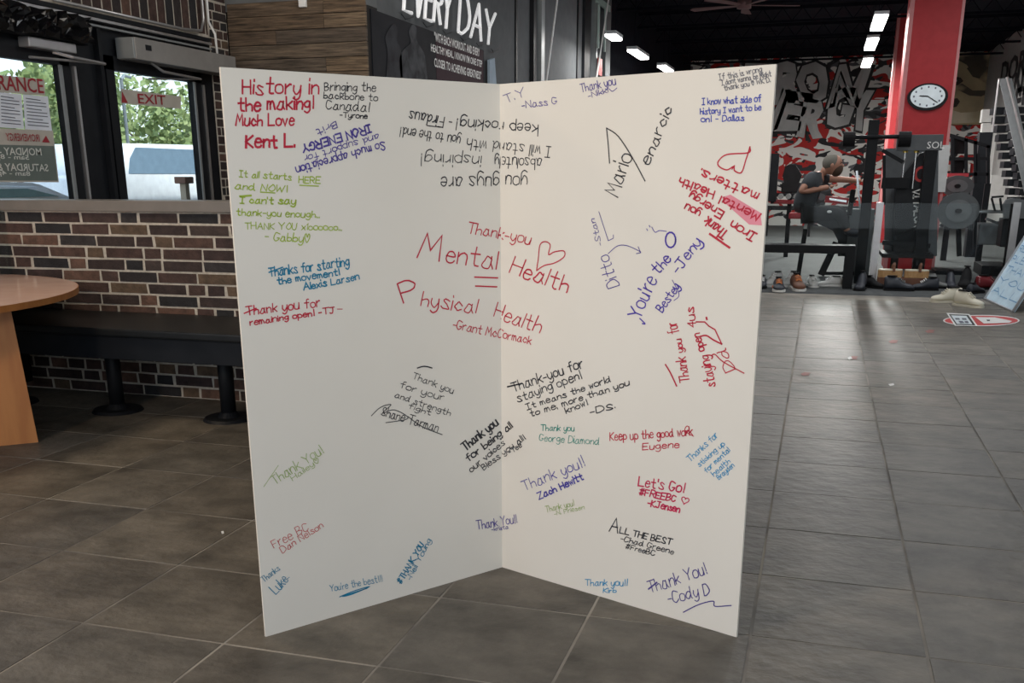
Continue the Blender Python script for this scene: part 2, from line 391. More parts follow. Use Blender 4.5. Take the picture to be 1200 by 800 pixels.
# ------------------------------------------------------------------ back wall mural (camouflage in red, white and black)
def camo():
    m_ = bpy.data.materials.new('camouflage_mural'); m_.use_nodes = True; t = m_.node_tree; b = t.nodes['Principled BSDF']; sock(b, 'Roughness', .8)
    g = t.nodes.new('ShaderNodeNewGeometry'); mp = t.nodes.new('ShaderNodeMapping'); mp.inputs['Scale'].default_value = (1, 1, 1.7); mp.inputs['Rotation'].default_value = (0, .25, 0)
    t.links.new(g.outputs['Position'], mp.inputs[0])
    def lay(scale, off, lo, col, prev):
        ad = t.nodes.new('ShaderNodeVectorMath'); ad.operation = 'ADD'; ad.inputs[1].default_value = (off, off, off*.7); t.links.new(mp.outputs[0], ad.inputs[0])
        n = t.nodes.new('ShaderNodeTexNoise'); n.inputs['Scale'].default_value = scale; n.inputs['Detail'].default_value = 1.2; n.inputs['Distortion'].default_value = 1.6
        t.links.new(ad.outputs[0], n.inputs['Vector'])
        mt = t.nodes.new('ShaderNodeMath'); mt.operation = 'GREATER_THAN'; mt.inputs[1].default_value = lo; t.links.new(n.outputs[0], mt.inputs[0])
        mx = t.nodes.new('ShaderNodeMix'); mx.data_type = 'RGBA'; t.links.new(mt.outputs[0], mx.inputs[0])
        if prev is None: mx.inputs[6].default_value = (.03, .032, .036, 1)
        else: t.links.new(prev, mx.inputs[6])
        mx.inputs[7].default_value = (*col, 1); return mx.outputs[2]
    p = lay(.9, 0, .5, (.10, .10, .11), None)
    p = lay(1.3, 7, .47, (.42, .02, .018), p)
    p = lay(1.6, 19, .51, (.70, .69, .66), p)
    p = lay(1.5, 31, .61, (.015, .015, .018), p)
    t.links.new(p, b.inputs['Base Color']); return m_
M['camo'] = camo()
bw = struct('wall_back', bx((X3-.3, YB, 0), (X5+.2, YB+.2, ZC)), 'camo')
# animal-like brown mural panel at the right of the back wall: left as a plain painted blur
pm = mat('brown_mural', (.07, .06, .045), .8, col2=(.62, .50, .30), scale=1.1, stretch=(1, 1, 1.6), detail=3, ramp=(.42, .60)); M['brownmural'] = pm
a = atY(1113, 55, YB-.03); b = atY(1161, 146, YB-.03)
mural = struct('trim_3', bx((a.x-.6, YB-.03, b.z), (X5, YB, ZC-.02)), 'brownmural')
def paint(name, pts, m_, k=1):
    return obj(name, add_prism(bmesh.new(), [atY(x_, y_, YB-.032-.006*k) for x_, y_ in pts], (0, .004, 0)), m_, mural)
M['paintdark'] = mat('mural_dark', (.03, .026, .02), .8, col2=(.08, .065, .045), scale=1.5)
M['painttan'] = mat('mural_tan', (.42, .34, .20), .8, col2=(.26, .21, .13), scale=1.2)
M['paintpale'] = mat('mural_pale', (.55, .50, .38), .8, col2=(.34, .29, .19), scale=1.4)
paint('painted_patch', [(1114, 103), (1124, 106), (1136, 112), (1150, 113), (1160, 108), (1160, 146), (1112, 146)], 'painttan')
paint('painted_patch', [(1113, 128), (1126, 132), (1144, 131), (1157, 124), (1157, 143), (1112, 145)], 'paintpale', 2)
paint('painted_patch', [(1113, 74), (1122, 70), (1133, 76), (1142, 90), (1156, 98), (1158, 106), (1140, 106), (1128, 98), (1113, 100)], 'painttan', 2)
paint('painted_eye', [(1113, 92), (1118, 89), (1126, 91), (1129, 95), (1122, 100), (1114, 99)], 'paintdark', 3)
paint('painted_eye', [(1116, 94), (1119, 92.5), (1122, 94), (1120, 97), (1117, 97)], 'rightwall', 4)
paint('painted_patch', [(1112, 116), (1122, 115), (1125, 119), (1121, 125), (1112, 127)], 'paintdark', 4)
paint('painted_patch', [(1133, 80), (1146, 72), (1153, 82), (1148, 92), (1140, 90)], 'paintdark', 3)
# ------------------------------------------------------------------ painted wall writing on the back wall: stroke font
GL = {
'a': '44 25 13 01 10 30 43;45 42 50', 'b': '08 00;03 24 43 41 20 01', 'c': '43 25 14 02 11 20 41', 'd': '44 25 03 01 20 43;48 41 50',
'e': '03 43 35 15 02 10 30 41', 'f': '48 38 27 20;05 45', 'g': '44 25 03 11 31 44;45 4z 2x 0y', 'h': '08 00;03 24 34 43 40',
'i': '05 00;07 08', 'j': '35 3z 1x;37 38', 'k': '08 00;45 02;13 40', 'l': '08 00', 'm': '05 00;03 15 24 20;23 35 44 50', 'n': '05 00;03 25 44 40',
'o': '25 04 01 20 41 44 25', 'p': '05 0x;04 25 43 41 20 01', 'q': '44 25 03 11 31 44;45 4x 5y', 'r': '05 00;03 25 35', 's': '44 25 14 32 40 10 01',
't': '28 21 30 40;05 45', 'u': '05 01 10 30 43;45 40', 'v': '05 20 45', 'w': '05 10 24 30 45', 'x': '05 40;45 00', 'y': '05 02 20 43;45 4z 2x 0y', 'z': '05 45 00 40',
'A': '00 38 60;13 53', 'B': '00 08;08 38 46 24 04;24 53 41 20 00', 'C': '57 38 18 05 02 20 41 52', 'D': '00 08;08 38 55 52 20 00', 'E': '58 08 00 50;04 44',
'F': '00 08 58;04 44', 'G': '57 38 18 05 02 20 41 53;33 53', 'H': '00 08;50 58;04 54', 'I': '08 48;28 20;00 40', 'J': '08 58;38 31 10 01', 'K': '00 08;58 04 50',
'L': '08 00 50', 'M': '00 18 33 58 60', 'N': '00 08 50 58', 'O': '38 15 03 11 30 52 55 38', 'P': '00 08;08 38 56 44 04', 'R': '00 08;08 38 56 44 04;24 50',
'S': '56 38 17 15 33 51 30 01', 'T': '08 68;38 30', 'U': '08 02 20 41 58', 'V': '08 30 68', 'W': '08 10 35 50 78', 'X': '08 50;58 00', 'Y': '08 34 68;34 30', 'Z': '08 58 00 50',
'0': '25 04 01 20 41 44 25', '1': '06 18 10', '4': '48 13 53;48 40', '5': '58 08 05 35 52 30 00', '!': '18 12;10 11', '.': '00 01', ',': '01 0z', "'": '08 06', '-': '03 33', '#': '10 28;30 48;02 52;06 56',
'=': '02 52;05 55', '<': '20 04 07 18 25 38 47 44 20', '/': '00 48', ':': '05 06;01 02', '~': '03 14 23 34', '_': '0z 6z'}
CURVY = set('abcdefghijkmnopqrstuvxyBCDGJOPRSU0<~') - set('kvxz')
NEG = {'z': -1, 'y': -2, 'x': -3}
def smooth(pl, n=4):
    if len(pl) < 3: return pl
    out = []
    closed = pl[0] == pl[-1]
    for i in range(len(pl)-1):
        p0 = pl[i-1] if i else (pl[-2] if closed else pl[0]); p1, p2 = pl[i], pl[i+1]
        p3 = pl[i+2] if i+2 < len(pl) else (pl[1] if closed else pl[-1])
        for k in range(n):
            t = k/n
            out.append(tuple(.5*((2*p1[c])+(-p0[c]+p2[c])*t+(2*p0[c]-5*p1[c]+4*p2[c]-p3[c])*t*t+(-p0[c]+3*p1[c]-3*p2[c]+p3[c])*t**3) for c in (0, 1)))
    out.append(pl[-1]); return out
def layout(txt, rnd, jit=1.):
    """-> (polylines in font units, total width)"""
    x = 0; res = []
    for ch in txt:
        if ch == ' ': x += 3.6; continue
        g = GL.get(ch)
        if not g: continue
        sc = 1+rnd.uniform(-.08, .08)*jit; dy = rnd.uniform(-.35, .35)*jit; sl = rnd.uniform(-.03, .1)*jit; wmax = 0
        for st in g.split(';'):
            pl = [(int(q[0]), NEG.get(q[1], None) if q[1] in NEG else int(q[1])) for q in st.split()]
            wmax = max(wmax, max(p[0] for p in pl))
            if ch in CURVY: pl = smooth(pl)
            pl = [(x+(p[0]+p[1]*sl+rnd.uniform(-.12, .12)*jit)*sc, (p[1]+rnd.uniform(-.12, .12)*jit)*sc+dy) for p in pl]
            res.append(pl)
        x += wmax*sc+(1.5 if ch not in 'T' else .9)
    return res, max(x-1.5, 1)
def ribbon(bm, pts, w_, nrm):
    """flat ink line of width w_ lying on a surface with normal nrm"""
    pts = [Vector(p) for p in pts]; nrm = Vector(nrm)
    q = [pts[0]]
    for p in pts[1:]:
        if (p-q[-1]).length > 1e-4: q.append(p)
    pts = q
    if len(pts) < 2: return
    L, R = [], []
    for i, p in enumerate(pts):
        d0 = (p-pts[i-1]).normalized() if i else None; d1 = (pts[i+1]-p).normalized() if i+1 < len(pts) else None
        d = ((d0 or d1)+(d1 or d0))
        if d.length < .3: d = d1 or d0
        d.normalize(); s = d.cross(nrm).normalized()
        k = 1/max(.5, abs(d.dot(d0))) if d0 else 1
        e = p.copy()
        if i == 0: e -= d*w_*.4
        if i == len(pts)-1: e += d*w_*.4
        L.append(bm.verts.new(e+s*w_/2*k)); R.append(bm.verts.new(e-s*w_/2*k))
    for i in range(len(pts)-1): bm.faces.new((L[i], L[i+1], R[i+1], R[i]))
# graffiti lettering: grey block letters with a black outline (back wall)
def graffiti(word, x0, x1, ybase, h, seed):
    rnd = random.Random(seed); n = len(word)
    for i_, ch in enumerate(word):
        a = atY(x0+(x1-x0)*i_/n, ybase, YB-.04); b = atY(x0+(x1-x0)*(i_+1.12)/n, ybase, YB-.04); dz = rnd.uniform(-.12, .12); sk = rnd.uniform(-.05, .3)
        for nm, m_, e, y_, bo in (('graffiti_outline', 'graffblack', .07, YB-.01, .10), ('graffiti_letter', 'graffgrey', 0, YB-.02, .055), ('graffiti_shine', 'graffwhite', -.12, YB-.028, -.02)):
            if nm == 'graffiti_shine' and i_ % 3: continue
            o_ = text(nm, ch, m_, (a.x-e, y_, a.z+dz-e), (1, 0, 0), (sk, 0, 1), h+2*e, (b.x-a.x)+2*e, bw, .0, bold=bo)
            for v in o_.data.vertices:
                v.co.x += .05*math.sin(v.co.z*5+i_); v.co.z += .06*math.sin(v.co.x*4)
graffiti('IRON', 866, 1000, 122, 1.2, 3)
graffiti('ENERGY', 850, 1018, 156, 1.15, 5)
# ------------------------------------------------------------------ gym ceiling: joists, lights, fan
for k, yy in enumerate((15.5, 18, 20.5, 23, 25.5, 28, 30.5)):
    bm = bmesh.new(); add_box(bm, (X3, yy-.03, ZC-.09), (X5, yy+.03, ZC-.02)); add_box(bm, (X3, yy-.02, ZC-.34), (X5, yy+.02, ZC-.29))
    x = X3
    while x < X5-.3:
        add_bar(bm, (x, yy, ZC-.31), (x+.2, yy, ZC-.06), .015); add_bar(bm, (x+.2, yy, ZC-.06), (x+.4, yy, ZC-.31), .015); x += .4
    struct('trim_%d' % (10+k), bm, 'joist')
def gym_light(p0, p1, label, width=.26, power=70, group='linear lights hung under the gym ceiling'):
    c = (Vector(p0)+Vector(p1))/2
    t = thing('ceiling_light', label, 'light', c, group)
    L = abs(p1[1]-p0[1])
    obj('diffuser', bx((c.x-width/2, c.y-L/2, c.z-.02), (c.x+width/2, c.y+L/2, c.z+.02), .015), 'lamp', t)
    obj('housing', bx((c.x-width/2-.01, c.y-L/2-.01, c.z+.02), (c.x+width/2+.01, c.y+L/2+.01, c.z+.07)), 'steelgrey', t)
    for s_ in (-.3, .3): obj('hanger_wire', add_tube(bmesh.new(), (c.x, c.y+s_*L, c.z+.07), (c.x, c.y+s_*L, ZC), .006, seg=6), 'joist', t)
    area('gym_lamp', (c.x, c.y, c.z-.06), (c.x, c.y, 0), width, power, (1, .98, .94), L)
# ------------------------------------------------------------------ the folding board
FO, LO, RO = Vector((-1.107, 3.526, 0)), Vector((-1.687, 2.697, 0)), Vector((-.156, 3.152, 0))
HB = 1.806
FO = atZ(588.5, 664.5); LO = atZ(311.5, 746); RO = atZ(863, 746.5)
board = thing('folding_board', 'tall white two-panel folding board covered in handwritten thank-you messages', 'board', FO)
def pnorm(A, B):
    n = (B-A).cross(Vector((0, 0, 1))).normalized()
    return n if n.dot(EYE-A) > 0 else -n
NL, NR = pnorm(FO, LO), pnorm(FO, RO)
TH = .009
for nm, B, n, lean in (('panel', LO, NL, -.004), ('panel', RO, NR, .0)):
    d = (B-FO).normalized(); off = -n*TH
    bm = add_prism(bmesh.new(), [FO+off*.0, B, B+Vector((0, 0, HB+lean)), FO+Vector((0, 0, HB))], off)
    obj(nm, bm, 'board', board)
bm = add_path(bmesh.new(), [FO-(NL+NR).normalized()*.012, FO-(NL+NR).normalized()*.012+Vector((0, 0, HB))], .006, 8)
obj('fold_hinge', bm, 'board', board)
def onboard(px, py, lift=.0012):
    d = ray(px, py)
    A, n = (FO, NL) if px < 588.5 else (FO, NR)
    t = (A-EYE).dot(n)/d.dot(n)
    return EYE+d*t+n*lift, n
INK = {}
def ink(col):
    if col not in INK: INK[col] = mat('marker_ink', col, .6)
    return INK[col]
RED, BLK, PUR, GRN, TEAL, CYA, BLU, GRY, EME, LGR = (.42, .005, .03), (.012, .012, .018), (.05, .03, .22), (.28, .38, .03), (.0, .16, .28), (.02, .24, .45), (.03, .05, .34), (.12, .12, .14), (.02, .22, .17), (.24, .33, .09)
PX = .0029                                  # board metres per sighted pixel, roughly
def message(label, colour, lines, strokes=(), w_=1.2, seed=0):
    """lines: (text, x0, y0, x1, y1, cap height[, width]); strokes: (points, width, smooth)"""
    rnd = random.Random(seed+len(label)); bm = bmesh.new()
    def put(pl, wd):
        cur = []; lastn = None; segs = []
        dn = [pl[0]]
        for p in pl[1:]:
            k_ = max(1, int(math.hypot(p[0]-dn[-1][0], p[1]-dn[-1][1])/1.5)) if min(p[0], dn[-1][0])-1 < 588.5 < max(p[0], dn[-1][0])+1 else 1
            q0 = dn[-1]; dn += [(q0[0]+(p[0]-q0[0])*i_/k_, q0[1]+(p[1]-q0[1])*i_/k_) for i_ in range(1, k_+1)]
        for p in dn:
            q, n = onboard(*p)
            if lastn is not None and n is not lastn:
                segs.append((cur, lastn)); cur = []
            cur.append(q); lastn = n
        segs.append((cur, lastn))
        for c_, n_ in segs:
            if len(c_) > 1: ribbon(bm, c_, wd*PX, n_)
    for ln in lines:
        txt, x0, y0, x1, y1, h = ln[:6]; h *= .84 if h <= 9 else .95; wd = ln[6] if len(ln) > 6 else w_
        pls, W = layout(txt, rnd); dx, dy = x1-x0, y1-y0; L = math.hypot(dx, dy); ux, uy = dx/L, dy/L; vx, vy = uy, -ux
        for pl in pls: put([(x0+ux*u/W*L+vx*v/8*h, y0+uy*u/W*L+vy*v/8*h) for u, v in pl], wd*rnd.uniform(.85, 1.1))
    for st in strokes:
        pts, wd, sm = st
        put(smooth(pts, 5) if sm else pts, wd)
    o = obj('handwriting', bm, None, board); o.data.materials.append(ink(colour)); o['label'] = label
def heart(cx, cy, s, rot=0):
    pts = []
    for k in range(25):
        t = 2*PI*k/24; x = 16*math.sin(t)**3; y = -(13*math.cos(t)-5*math.cos(2*t)-2*math.cos(3*t)-math.cos(4*t))
        x, y = x*s/32, y*s/32; pts.append((cx+x*math.cos(rot)-y*math.sin(rot), cy+x*math.sin(rot)+y*math.cos(rot)))
    return pts
message('bold red handwriting at the top left corner', RED, [('History in', 284, 110, 373, 110, 18, 1.9), ('the making!', 279, 130, 367, 127, 15, 2.1), ('Much Love', 276, 147, 344, 147, 14, 1.9), ('Kent L.', 288, 173, 345, 172, 15, 2.5)])
message('small black handwriting beside the bold red lines', BLK, [('Bringing the', 380, 106, 440, 107, 10), ('backbone to', 379, 115, 442, 118, 9), ('Canada!', 382, 128, 432, 131, 11), ('-Tyrone', 398, 137, 430, 139, 7)], w_=1.05)
message('upside-down purple handwriting near the top left', PUR, [('So much appreciation', 450, 166, 346, 196, 10, 1.4), ('and support for', 443, 157, 356, 183, 9, 1.0), ('IRON ENERGY', 433, 146, 353, 170, 10, 1.9), ('Brit', 393, 142, 370, 152, 9, 1.0)])
message('lime green handwriting down the left side', GRN, [('It all starts', 280, 207, 341, 211, 9), ('HERE', 350, 214, 375, 215, 9), ('and NOW!', 275, 221, 336, 225, 9), ('I can\'t say', 281, 238, 346, 239, 9, 1.5), ('thank-you enough...', 277, 252, 374, 255, 9), ('THANK YOU x1000000...', 287, 268, 400, 270, 9, 1.0), ('- Gabby<', 310, 281, 362, 284, 10)],
        [([(351, 217), (373, 218)], 1.2, 0), ([(305, 225), (322, 226)], 1.2, 0), ([(281, 230), (294, 229)], 2, 0)], w_=1.15)
message('teal handwriting below the lime green lines', TEAL, [('Thanks for starting', 316, 324, 409, 311, 11), ('the movement!', 325, 333, 398, 322, 9), ('Alexis Larsen', 356, 340, 421, 327, 9)], [([(315, 319), (331, 313)], 1.5, 0)], w_=1.5)
message('red handwriting at the left edge halfway down', RED, [('Thank you for', 289, 369, 375, 359, 11), ('remaining open! -TJ', 293, 381, 392, 366, 8)], [([(286, 367), (300, 361)], 1.4, 0), ([(395, 362), (401, 362)], .9, 0)], w_=1.4)
message('upside-down black handwriting across the fold near the top', BLK, [('you guys are', 618, 206, 517, 208, 17, 1.3), ('absolutely', 635, 186, 580, 184, 13), ('inspiring!', 564, 183, 494, 180, 14), ('I will stand with', 646, 172, 548, 163, 13), ('you to the end!', 540, 160, 470, 149, 12), ('keep rocking!', 631, 146, 536, 139, 13, 1.4), ('- Firdaus', 530, 139, 481, 130, 13, 1.4)], [([(500, 147), (516, 149)], 1.1, 0)], w_=1.15)
message('thin purple initials right of the fold at the top', PUR, [('T.Y', 593, 121, 616, 112, 11, .8), ('-Nass G', 612, 127, 653, 121, 9, .9)])
message('thin purple handwriting on the top edge of the right panel', PUR, [('Thank you', 681, 108, 722, 99, 10, .9), ('-Nikki', 690, 115, 713, 108, 7, .8)], [(smooth([(714, 104), (718, 107), (723, 103)]), .8, 0)])
message('large black slanted signature on the right panel', BLK, [('Mario', 724, 231, 741, 183, 18, 1.5), ('enarcic', 761, 194, 788, 128, 12, 1.4)],
        [([(714.5, 191), (713, 170), (711, 150)], 1.3, 0), ([(711, 150), (725, 160), (742, 186), (756, 212)], 1.3, 1)])
message('small grey handwriting in the top right corner', GRY, [('If this is wrong', 843, 94, 893, 84, 8), ('I dont wanna be Right', 846, 100, 904, 89, 7), ('thank you < WK D.', 849, 106, 903, 96, 7)], w_=.75)
message('blue handwriting near the top right', BLU, [('I know what side of', 823, 123, 892, 119, 9), ('history I want to be', 821, 134, 892, 129, 8), ('on! - Dallas', 822, 143, 872, 141, 8)], w_=1.05)
message('red heart above the slanted red lines', RED, [], [([(879, 173), (877, 179), (852, 181), (842, 189), (843, 195), (852, 199), (860, 195), (861, 200), (869, 202), (874, 188), (877, 179), (879, 172)], 1.4, 1), ([(858, 198), (861, 194)], 1.2, 0)])
sm = bmesh.new()
ps = [onboard(*p, lift=.0006)[0] for p in ((846, 231), (856, 228), (891, 249), (893, 264), (878, 263), (852, 240))]
sm.faces.new([sm.verts.new(p) for p in ps]); INK['pink'] = mat('pink_highlighter', (.62, .22, .27), .7)
o = obj('highlighter_patch', sm, None, board); o.data.materials.append(INK['pink'])
message('thick slanted red handwriting by the right edge', RED, [('Thank', 854, 272, 830, 254, 12, 1.8), ('you', 822, 247, 805, 239, 10, 1.7), ('Iron', 887, 274, 859, 259, 11, 1.8), ('Energy', 849, 248, 811, 225, 10, 1.8), ('Mental', 892, 251, 846, 230, 10, 1.8), ('Health', 838, 224, 798, 208, 10, 1.8), ('matters.', 890, 227, 823, 198, 11, 1.7)], [([(832, 274), (855, 290)], 2.4, 0)])
message('red scrawl turned on its side near the right edge, halfway down', RED, [('Thank', 808, 447, 803, 418, 12, 1.4), ('you', 801, 412, 798, 397, 9, 1.4), ('for', 796, 389, 793, 377, 13, 1.3), ('staying', 838, 452, 831, 416, 12, 1.4), ('open', 826, 410, 820, 390, 10, 1.5), ('4us', 816, 384, 813, 360, 10, 1.4), ('Dd', 862, 432, 850, 408, 12, 1.2)],
        [([(780, 427), (786, 437), (793, 452)], 1.8, 1), ([(834, 417), (838, 415), (848, 424), (872, 437)], 1.3, 1), ([(821, 394), (828, 393), (836, 398), (846, 403)], 1.8, 1), ([(846, 403), (838, 386), (831, 382), (826, 377), (816, 377)], 1.5, 0), ([(828, 372), (828.5, 374)], 2.2, 0)])
message('purple handwriting running upward with an arrow', PUR, [('Ditto', 726, 334, 713, 298, 15, 1.0), ('-Stan', 706, 287, 697, 256, 7, .8)],
        [([(713, 297), (724, 288), (736, 288), (751, 295)], .9, 1), ([(746, 297), (751, 296), (748, 289)], .9, 0), ([(702, 248), (713, 282)], .8, 0), ([(713, 282), (719, 279), (719, 275)], .8, 0)])
message('violet slanted handwriting ending in a circle', (.045, .02, .28), [('You\'re', 750, 374, 770, 328, 17, 1.6), ('the', 771, 322, 787, 304, 13, 1.5), ('Bestey', 776, 366, 797, 336, 10, 1.4), ('-Jeny', 795, 321, 823, 284, 13, 1.5)],
        [([(786+6*math.cos(t*.5), 281+9*math.sin(t*.5)) for t in range(14)], 1.9, 0), ([(781, 271), (773, 270), (768, 272), (764, 266)], .8, 1), ([(758, 268), (759, 270)], .9, 0), ([(761, 264), (762, 266)], .9, 0), ([(788, 328), (796, 345), (790, 352)], .8, 1), ([(750, 373), (756, 379), (753, 379)], 1.5, 1)])
message('large red lettering across the fold with a heart', RED, [('Thank-you', 547, 272, 621, 286, 13, 1.4), ('M', 488, 302, 514, 306, 29, 2.0), ('ental', 522, 306, 581, 315, 22, 1.8), ('Health', 597, 319, 664, 343, 20, 1.8), ('P', 473, 355, 491, 349, 25, 1.9), ('hysical', 493, 357, 557, 367, 18, 1.6), ('Health', 578, 371, 632, 390, 18, 1.6), ('-Grant McCormack', 530, 384, 622, 403, 10, 1.3)],
        [([(556, 324.5), (583, 325.5)], 1.8, 0), ([(557, 335), (582, 336)], 1.8, 0), ([(629, 316), (631, 303), (633, 287), (639, 283), (645, 287), (643, 298), (650, 295), (661, 294), (661, 301), (650, 308), (638, 311), (629, 317)], 1.4, 1)])
message('scrawled black handwriting and signature left of the fold', BLK, [('Thank you', 483, 443, 530, 461, 9, 1.0), ('for your', 468, 454, 519, 469, 9, 1.0), ('and strength', 462, 465, 527, 487, 8, 1.0), ('fight', 478, 478, 504, 486, 7, 1.0), ('Shane Tarman', 446, 486, 512, 506, 11, 1.1)],
        [([(489, 431), (497, 429), (506, 431)], 1.6, 1), ([(435, 487), (446, 477), (458, 474), (448, 484), (462, 480), (478, 490), (452, 495)], 1.0, 1), ([(478, 488), (495, 500), (518, 509)], 1.1, 1)])
message('thick black handwriting climbing across the fold', BLK, [('Thank you', 545, 528, 584, 497, 10, 2.2), ('for being all', 549, 541, 601, 500, 9, 1.9), ('our voices', 552, 553, 592, 520, 8, 1.4), ('Bless you all!', 567, 551, 616, 514, 8, 1.3), ('-Tee', 598, 532, 612, 523, 7, 1.2)])
message('black handwriting of five lines right of the fold', BLK, [('Thank-you for', 602, 459, 684, 430, 12, 1.5), ('staying open!', 607, 471, 682, 443, 10), ('It means the world', 618, 480, 716, 447, 8), ('to me, more than you', 622, 488, 738, 451, 8), ('know!', 664, 484, 689, 474, 8), ('-DS.', 692, 486, 721, 478, 8)], [([(595, 453), (612, 449)], 2.0, 0)], w_=1.35)
message('green signature below the five black lines', EME, [('Thank you', 634, 504, 673, 505, 8, 1.0), ('George Diamond', 632, 516, 702, 521, 9, .9)])
message('red joined-up handwriting on the right panel', RED, [('Keep up the good work', 715, 516, 812, 510, 10, 1.3), ('Eugene', 753, 527, 796, 524, 9, 1.2)], [([(803, 510), (808, 502), (805, 499), (803, 505), (813, 511)], 1.0, 1)])
message('pale blue slanted handwriting by the right edge', CYA, [('Thanks for', 809, 541, 842, 511, 9, .9), ('sticking up', 820, 547, 850, 521, 7, .9), ('for mental', 828, 554, 856, 528, 7, .9), ('health', 837, 558, 856, 541, 7, .9), ('Brayden', 843, 562, 861, 546, 7, .9)])
message('purple and navy handwriting right of the fold, lower part', (.04, .03, .26), [('Thank you!!', 615, 575, 686, 546, 13, 1.1), ('Zach Hewitt', 632, 585, 684, 561, 9, 1.9)])
message('tiny pale green handwriting below the navy signature', LGR, [('Thank you!', 640, 600, 673, 592, 8, .8), ('-N. Friesen', 650, 604, 685, 596, 6, .7)])
message('small purple handwriting across the fold near the bottom', PUR, [('Thank You!!', 559, 620, 606, 612, 10, 1.2), ('-krista', 576, 622, 596, 619, 5, .9)])
message('crimson handwriting with a small heart on the right panel', (.46, .005, .06), [('Let\'s Go!', 748, 569, 801, 577, 12), ('#FREEBC', 749, 579, 791, 588, 9), ('-K.Jensen', 759, 592, 796, 600, 9)], [(heart(803, 586, 9, .3), 1.2, 0)], w_=1.7)
message('black capital handwriting near the bottom right', BLK, [('A', 714, 622, 724, 624, 18, 1.5), ('LL THE BEST', 726, 624, 786, 638, 8, 1.5), ('-Chad Greene', 727, 633, 789, 649, 7, 1.1), ('#FreeBC', 733, 642, 767, 651, 7, 1.1)])
message('purple handwriting and underline in the bottom right corner', (.05, .03, .2), [('Thank You!', 762, 695, 829, 672, 15, 1.2), ('-Cody D', 784, 707, 832, 696, 14, 1.2)],
        [([(801, 717), (819, 708), (836, 704), (838, 710), (857, 709)], 1.3, 1), ([(760, 690), (770, 682)], 1.8, 0)])
message('light blue handwriting at the bottom of the right panel', CYA, [('Thank you!!', 686, 686, 735, 686, 9, 1.1), ('Kirb', 707, 694, 722, 694, 6, 1.0)])
message('faint green slanted handwriting on the left panel', LGR, [('Thank You!', 322, 568, 379, 530, 12, .9), ('Hailey<', 343, 563, 374, 541, 7, .8)], [([(309, 570), (326, 545)], .7, 0)])
message('light red handwriting low on the left panel', (.45, .06, .06), [('Free BC', 321, 642, 362, 621, 10, .9), ('Dan Nelson', 331, 648, 379, 617, 9, .9)])
message('blue handwriting in the bottom left corner', TEAL, [('Thanks', 309, 682, 328, 667, 8, .8), ('Luke', 323, 696, 338, 680, 12, 1.0)], [([(330, 682), (339, 676)], .7, 0)])
message('underlined teal handwriting on the bottom of the left panel', TEAL, [('You\'re the best!!!', 387, 693, 448, 681, 9, .8)], [([(398, 699), (415, 692), (433, 687), (412, 696), (402, 698), (430, 689)], 1.4, 1)])
message('teal capital handwriting climbing near the bottom of the fold', TEAL, [('#THANK YOU', 470, 684, 497, 638, 8, 1.5), ('-Neil Young', 481, 680, 505, 633, 7, 1.1)])
# ------------------------------------------------------------------ round table at the left
tc_ = Vector((-5.60, 4.47, 0)); TR = 1.40; TZ = .83
tb = thing('round_table', 'round wood-edged laminate table at the left edge of the picture', 'table', tc_)
def ringdisc(r0, z0, z1, seg=96, bev=.004):
    bm = bmesh.new(); add_disc(bm, (tc_.x, tc_.y, z0), 'z', r0, z1-z0, seg=seg); return bm
obj('tabletop', ringdisc(TR-.003, TZ-.002, TZ+.001), 'tabletop', tb)
obj('edge_band', ringdisc(TR, TZ-.036, TZ), 'tablewood', tb)
A = atZ(45, 518, 0); B = atZ(0, 522.5, 0); d = (B-A).normalized(); nrm_ = d.cross(Vector((0, 0, 1)))
if nrm_.dot(EYE-A) < 0: nrm_ = -nrm_
A2 = A+d*.02; Tt = TZ-.037
far = A+d*1.7
obj('leg', add_prism(bmesh.new(), [A, far, far-d*.05+Vector((0, 0, Tt)), A+d*.045+Vector((0, 0, Tt))], -nrm_*.03), 'tablewood', tb)
mid = (A+far)/2; e2 = nrm_
obj('leg', add_prism(bmesh.new(), [mid-e2*.45, mid-e2*.035, mid-e2*.035+Vector((0, 0, Tt)), mid-e2*.40+Vector((0, 0, Tt))], d*.03), 'tablewood', tb)
# ------------------------------------------------------------------ black bench along the half wall
be = thing('wall_bench', 'long black padded bench fixed on round pedestals along the brick half wall', 'bench', (-3.6, 5.5, 0))
obj('seat', bx((-6.4, 5.17, .545), (-2.3, YW-.03, .595), .012), 'benchvinyl', be)
obj('apron', bx((-6.38, 5.20, .40), (-2.32, 5.24, .545)), 'black', be)
for px_ in (-5.2, None, None):
    pass
for c_ in (Vector((-5.25, 5.42, 0)), atZ(141, 480), atZ(268, 491), Vector((-2.75, 5.42, 0))):
    bm = bmesh.new(); add_tube(bm, (c_.x, 5.44, .02), (c_.x, 5.44, .545), .048, seg=20)
    lg = obj('leg', bm, 'blackmetal', be, True)
    bm = bmesh.new(); add_tube(bm, (c_.x, 5.44, 0), (c_.x, 5.44, .018), .165, .15, seg=32); add_tube(bm, (c_.x, 5.44, .016), (c_.x, 5.44, .05), .075, .05, seg=20)
    obj('base_flange', bm, 'blackmetal', lg)
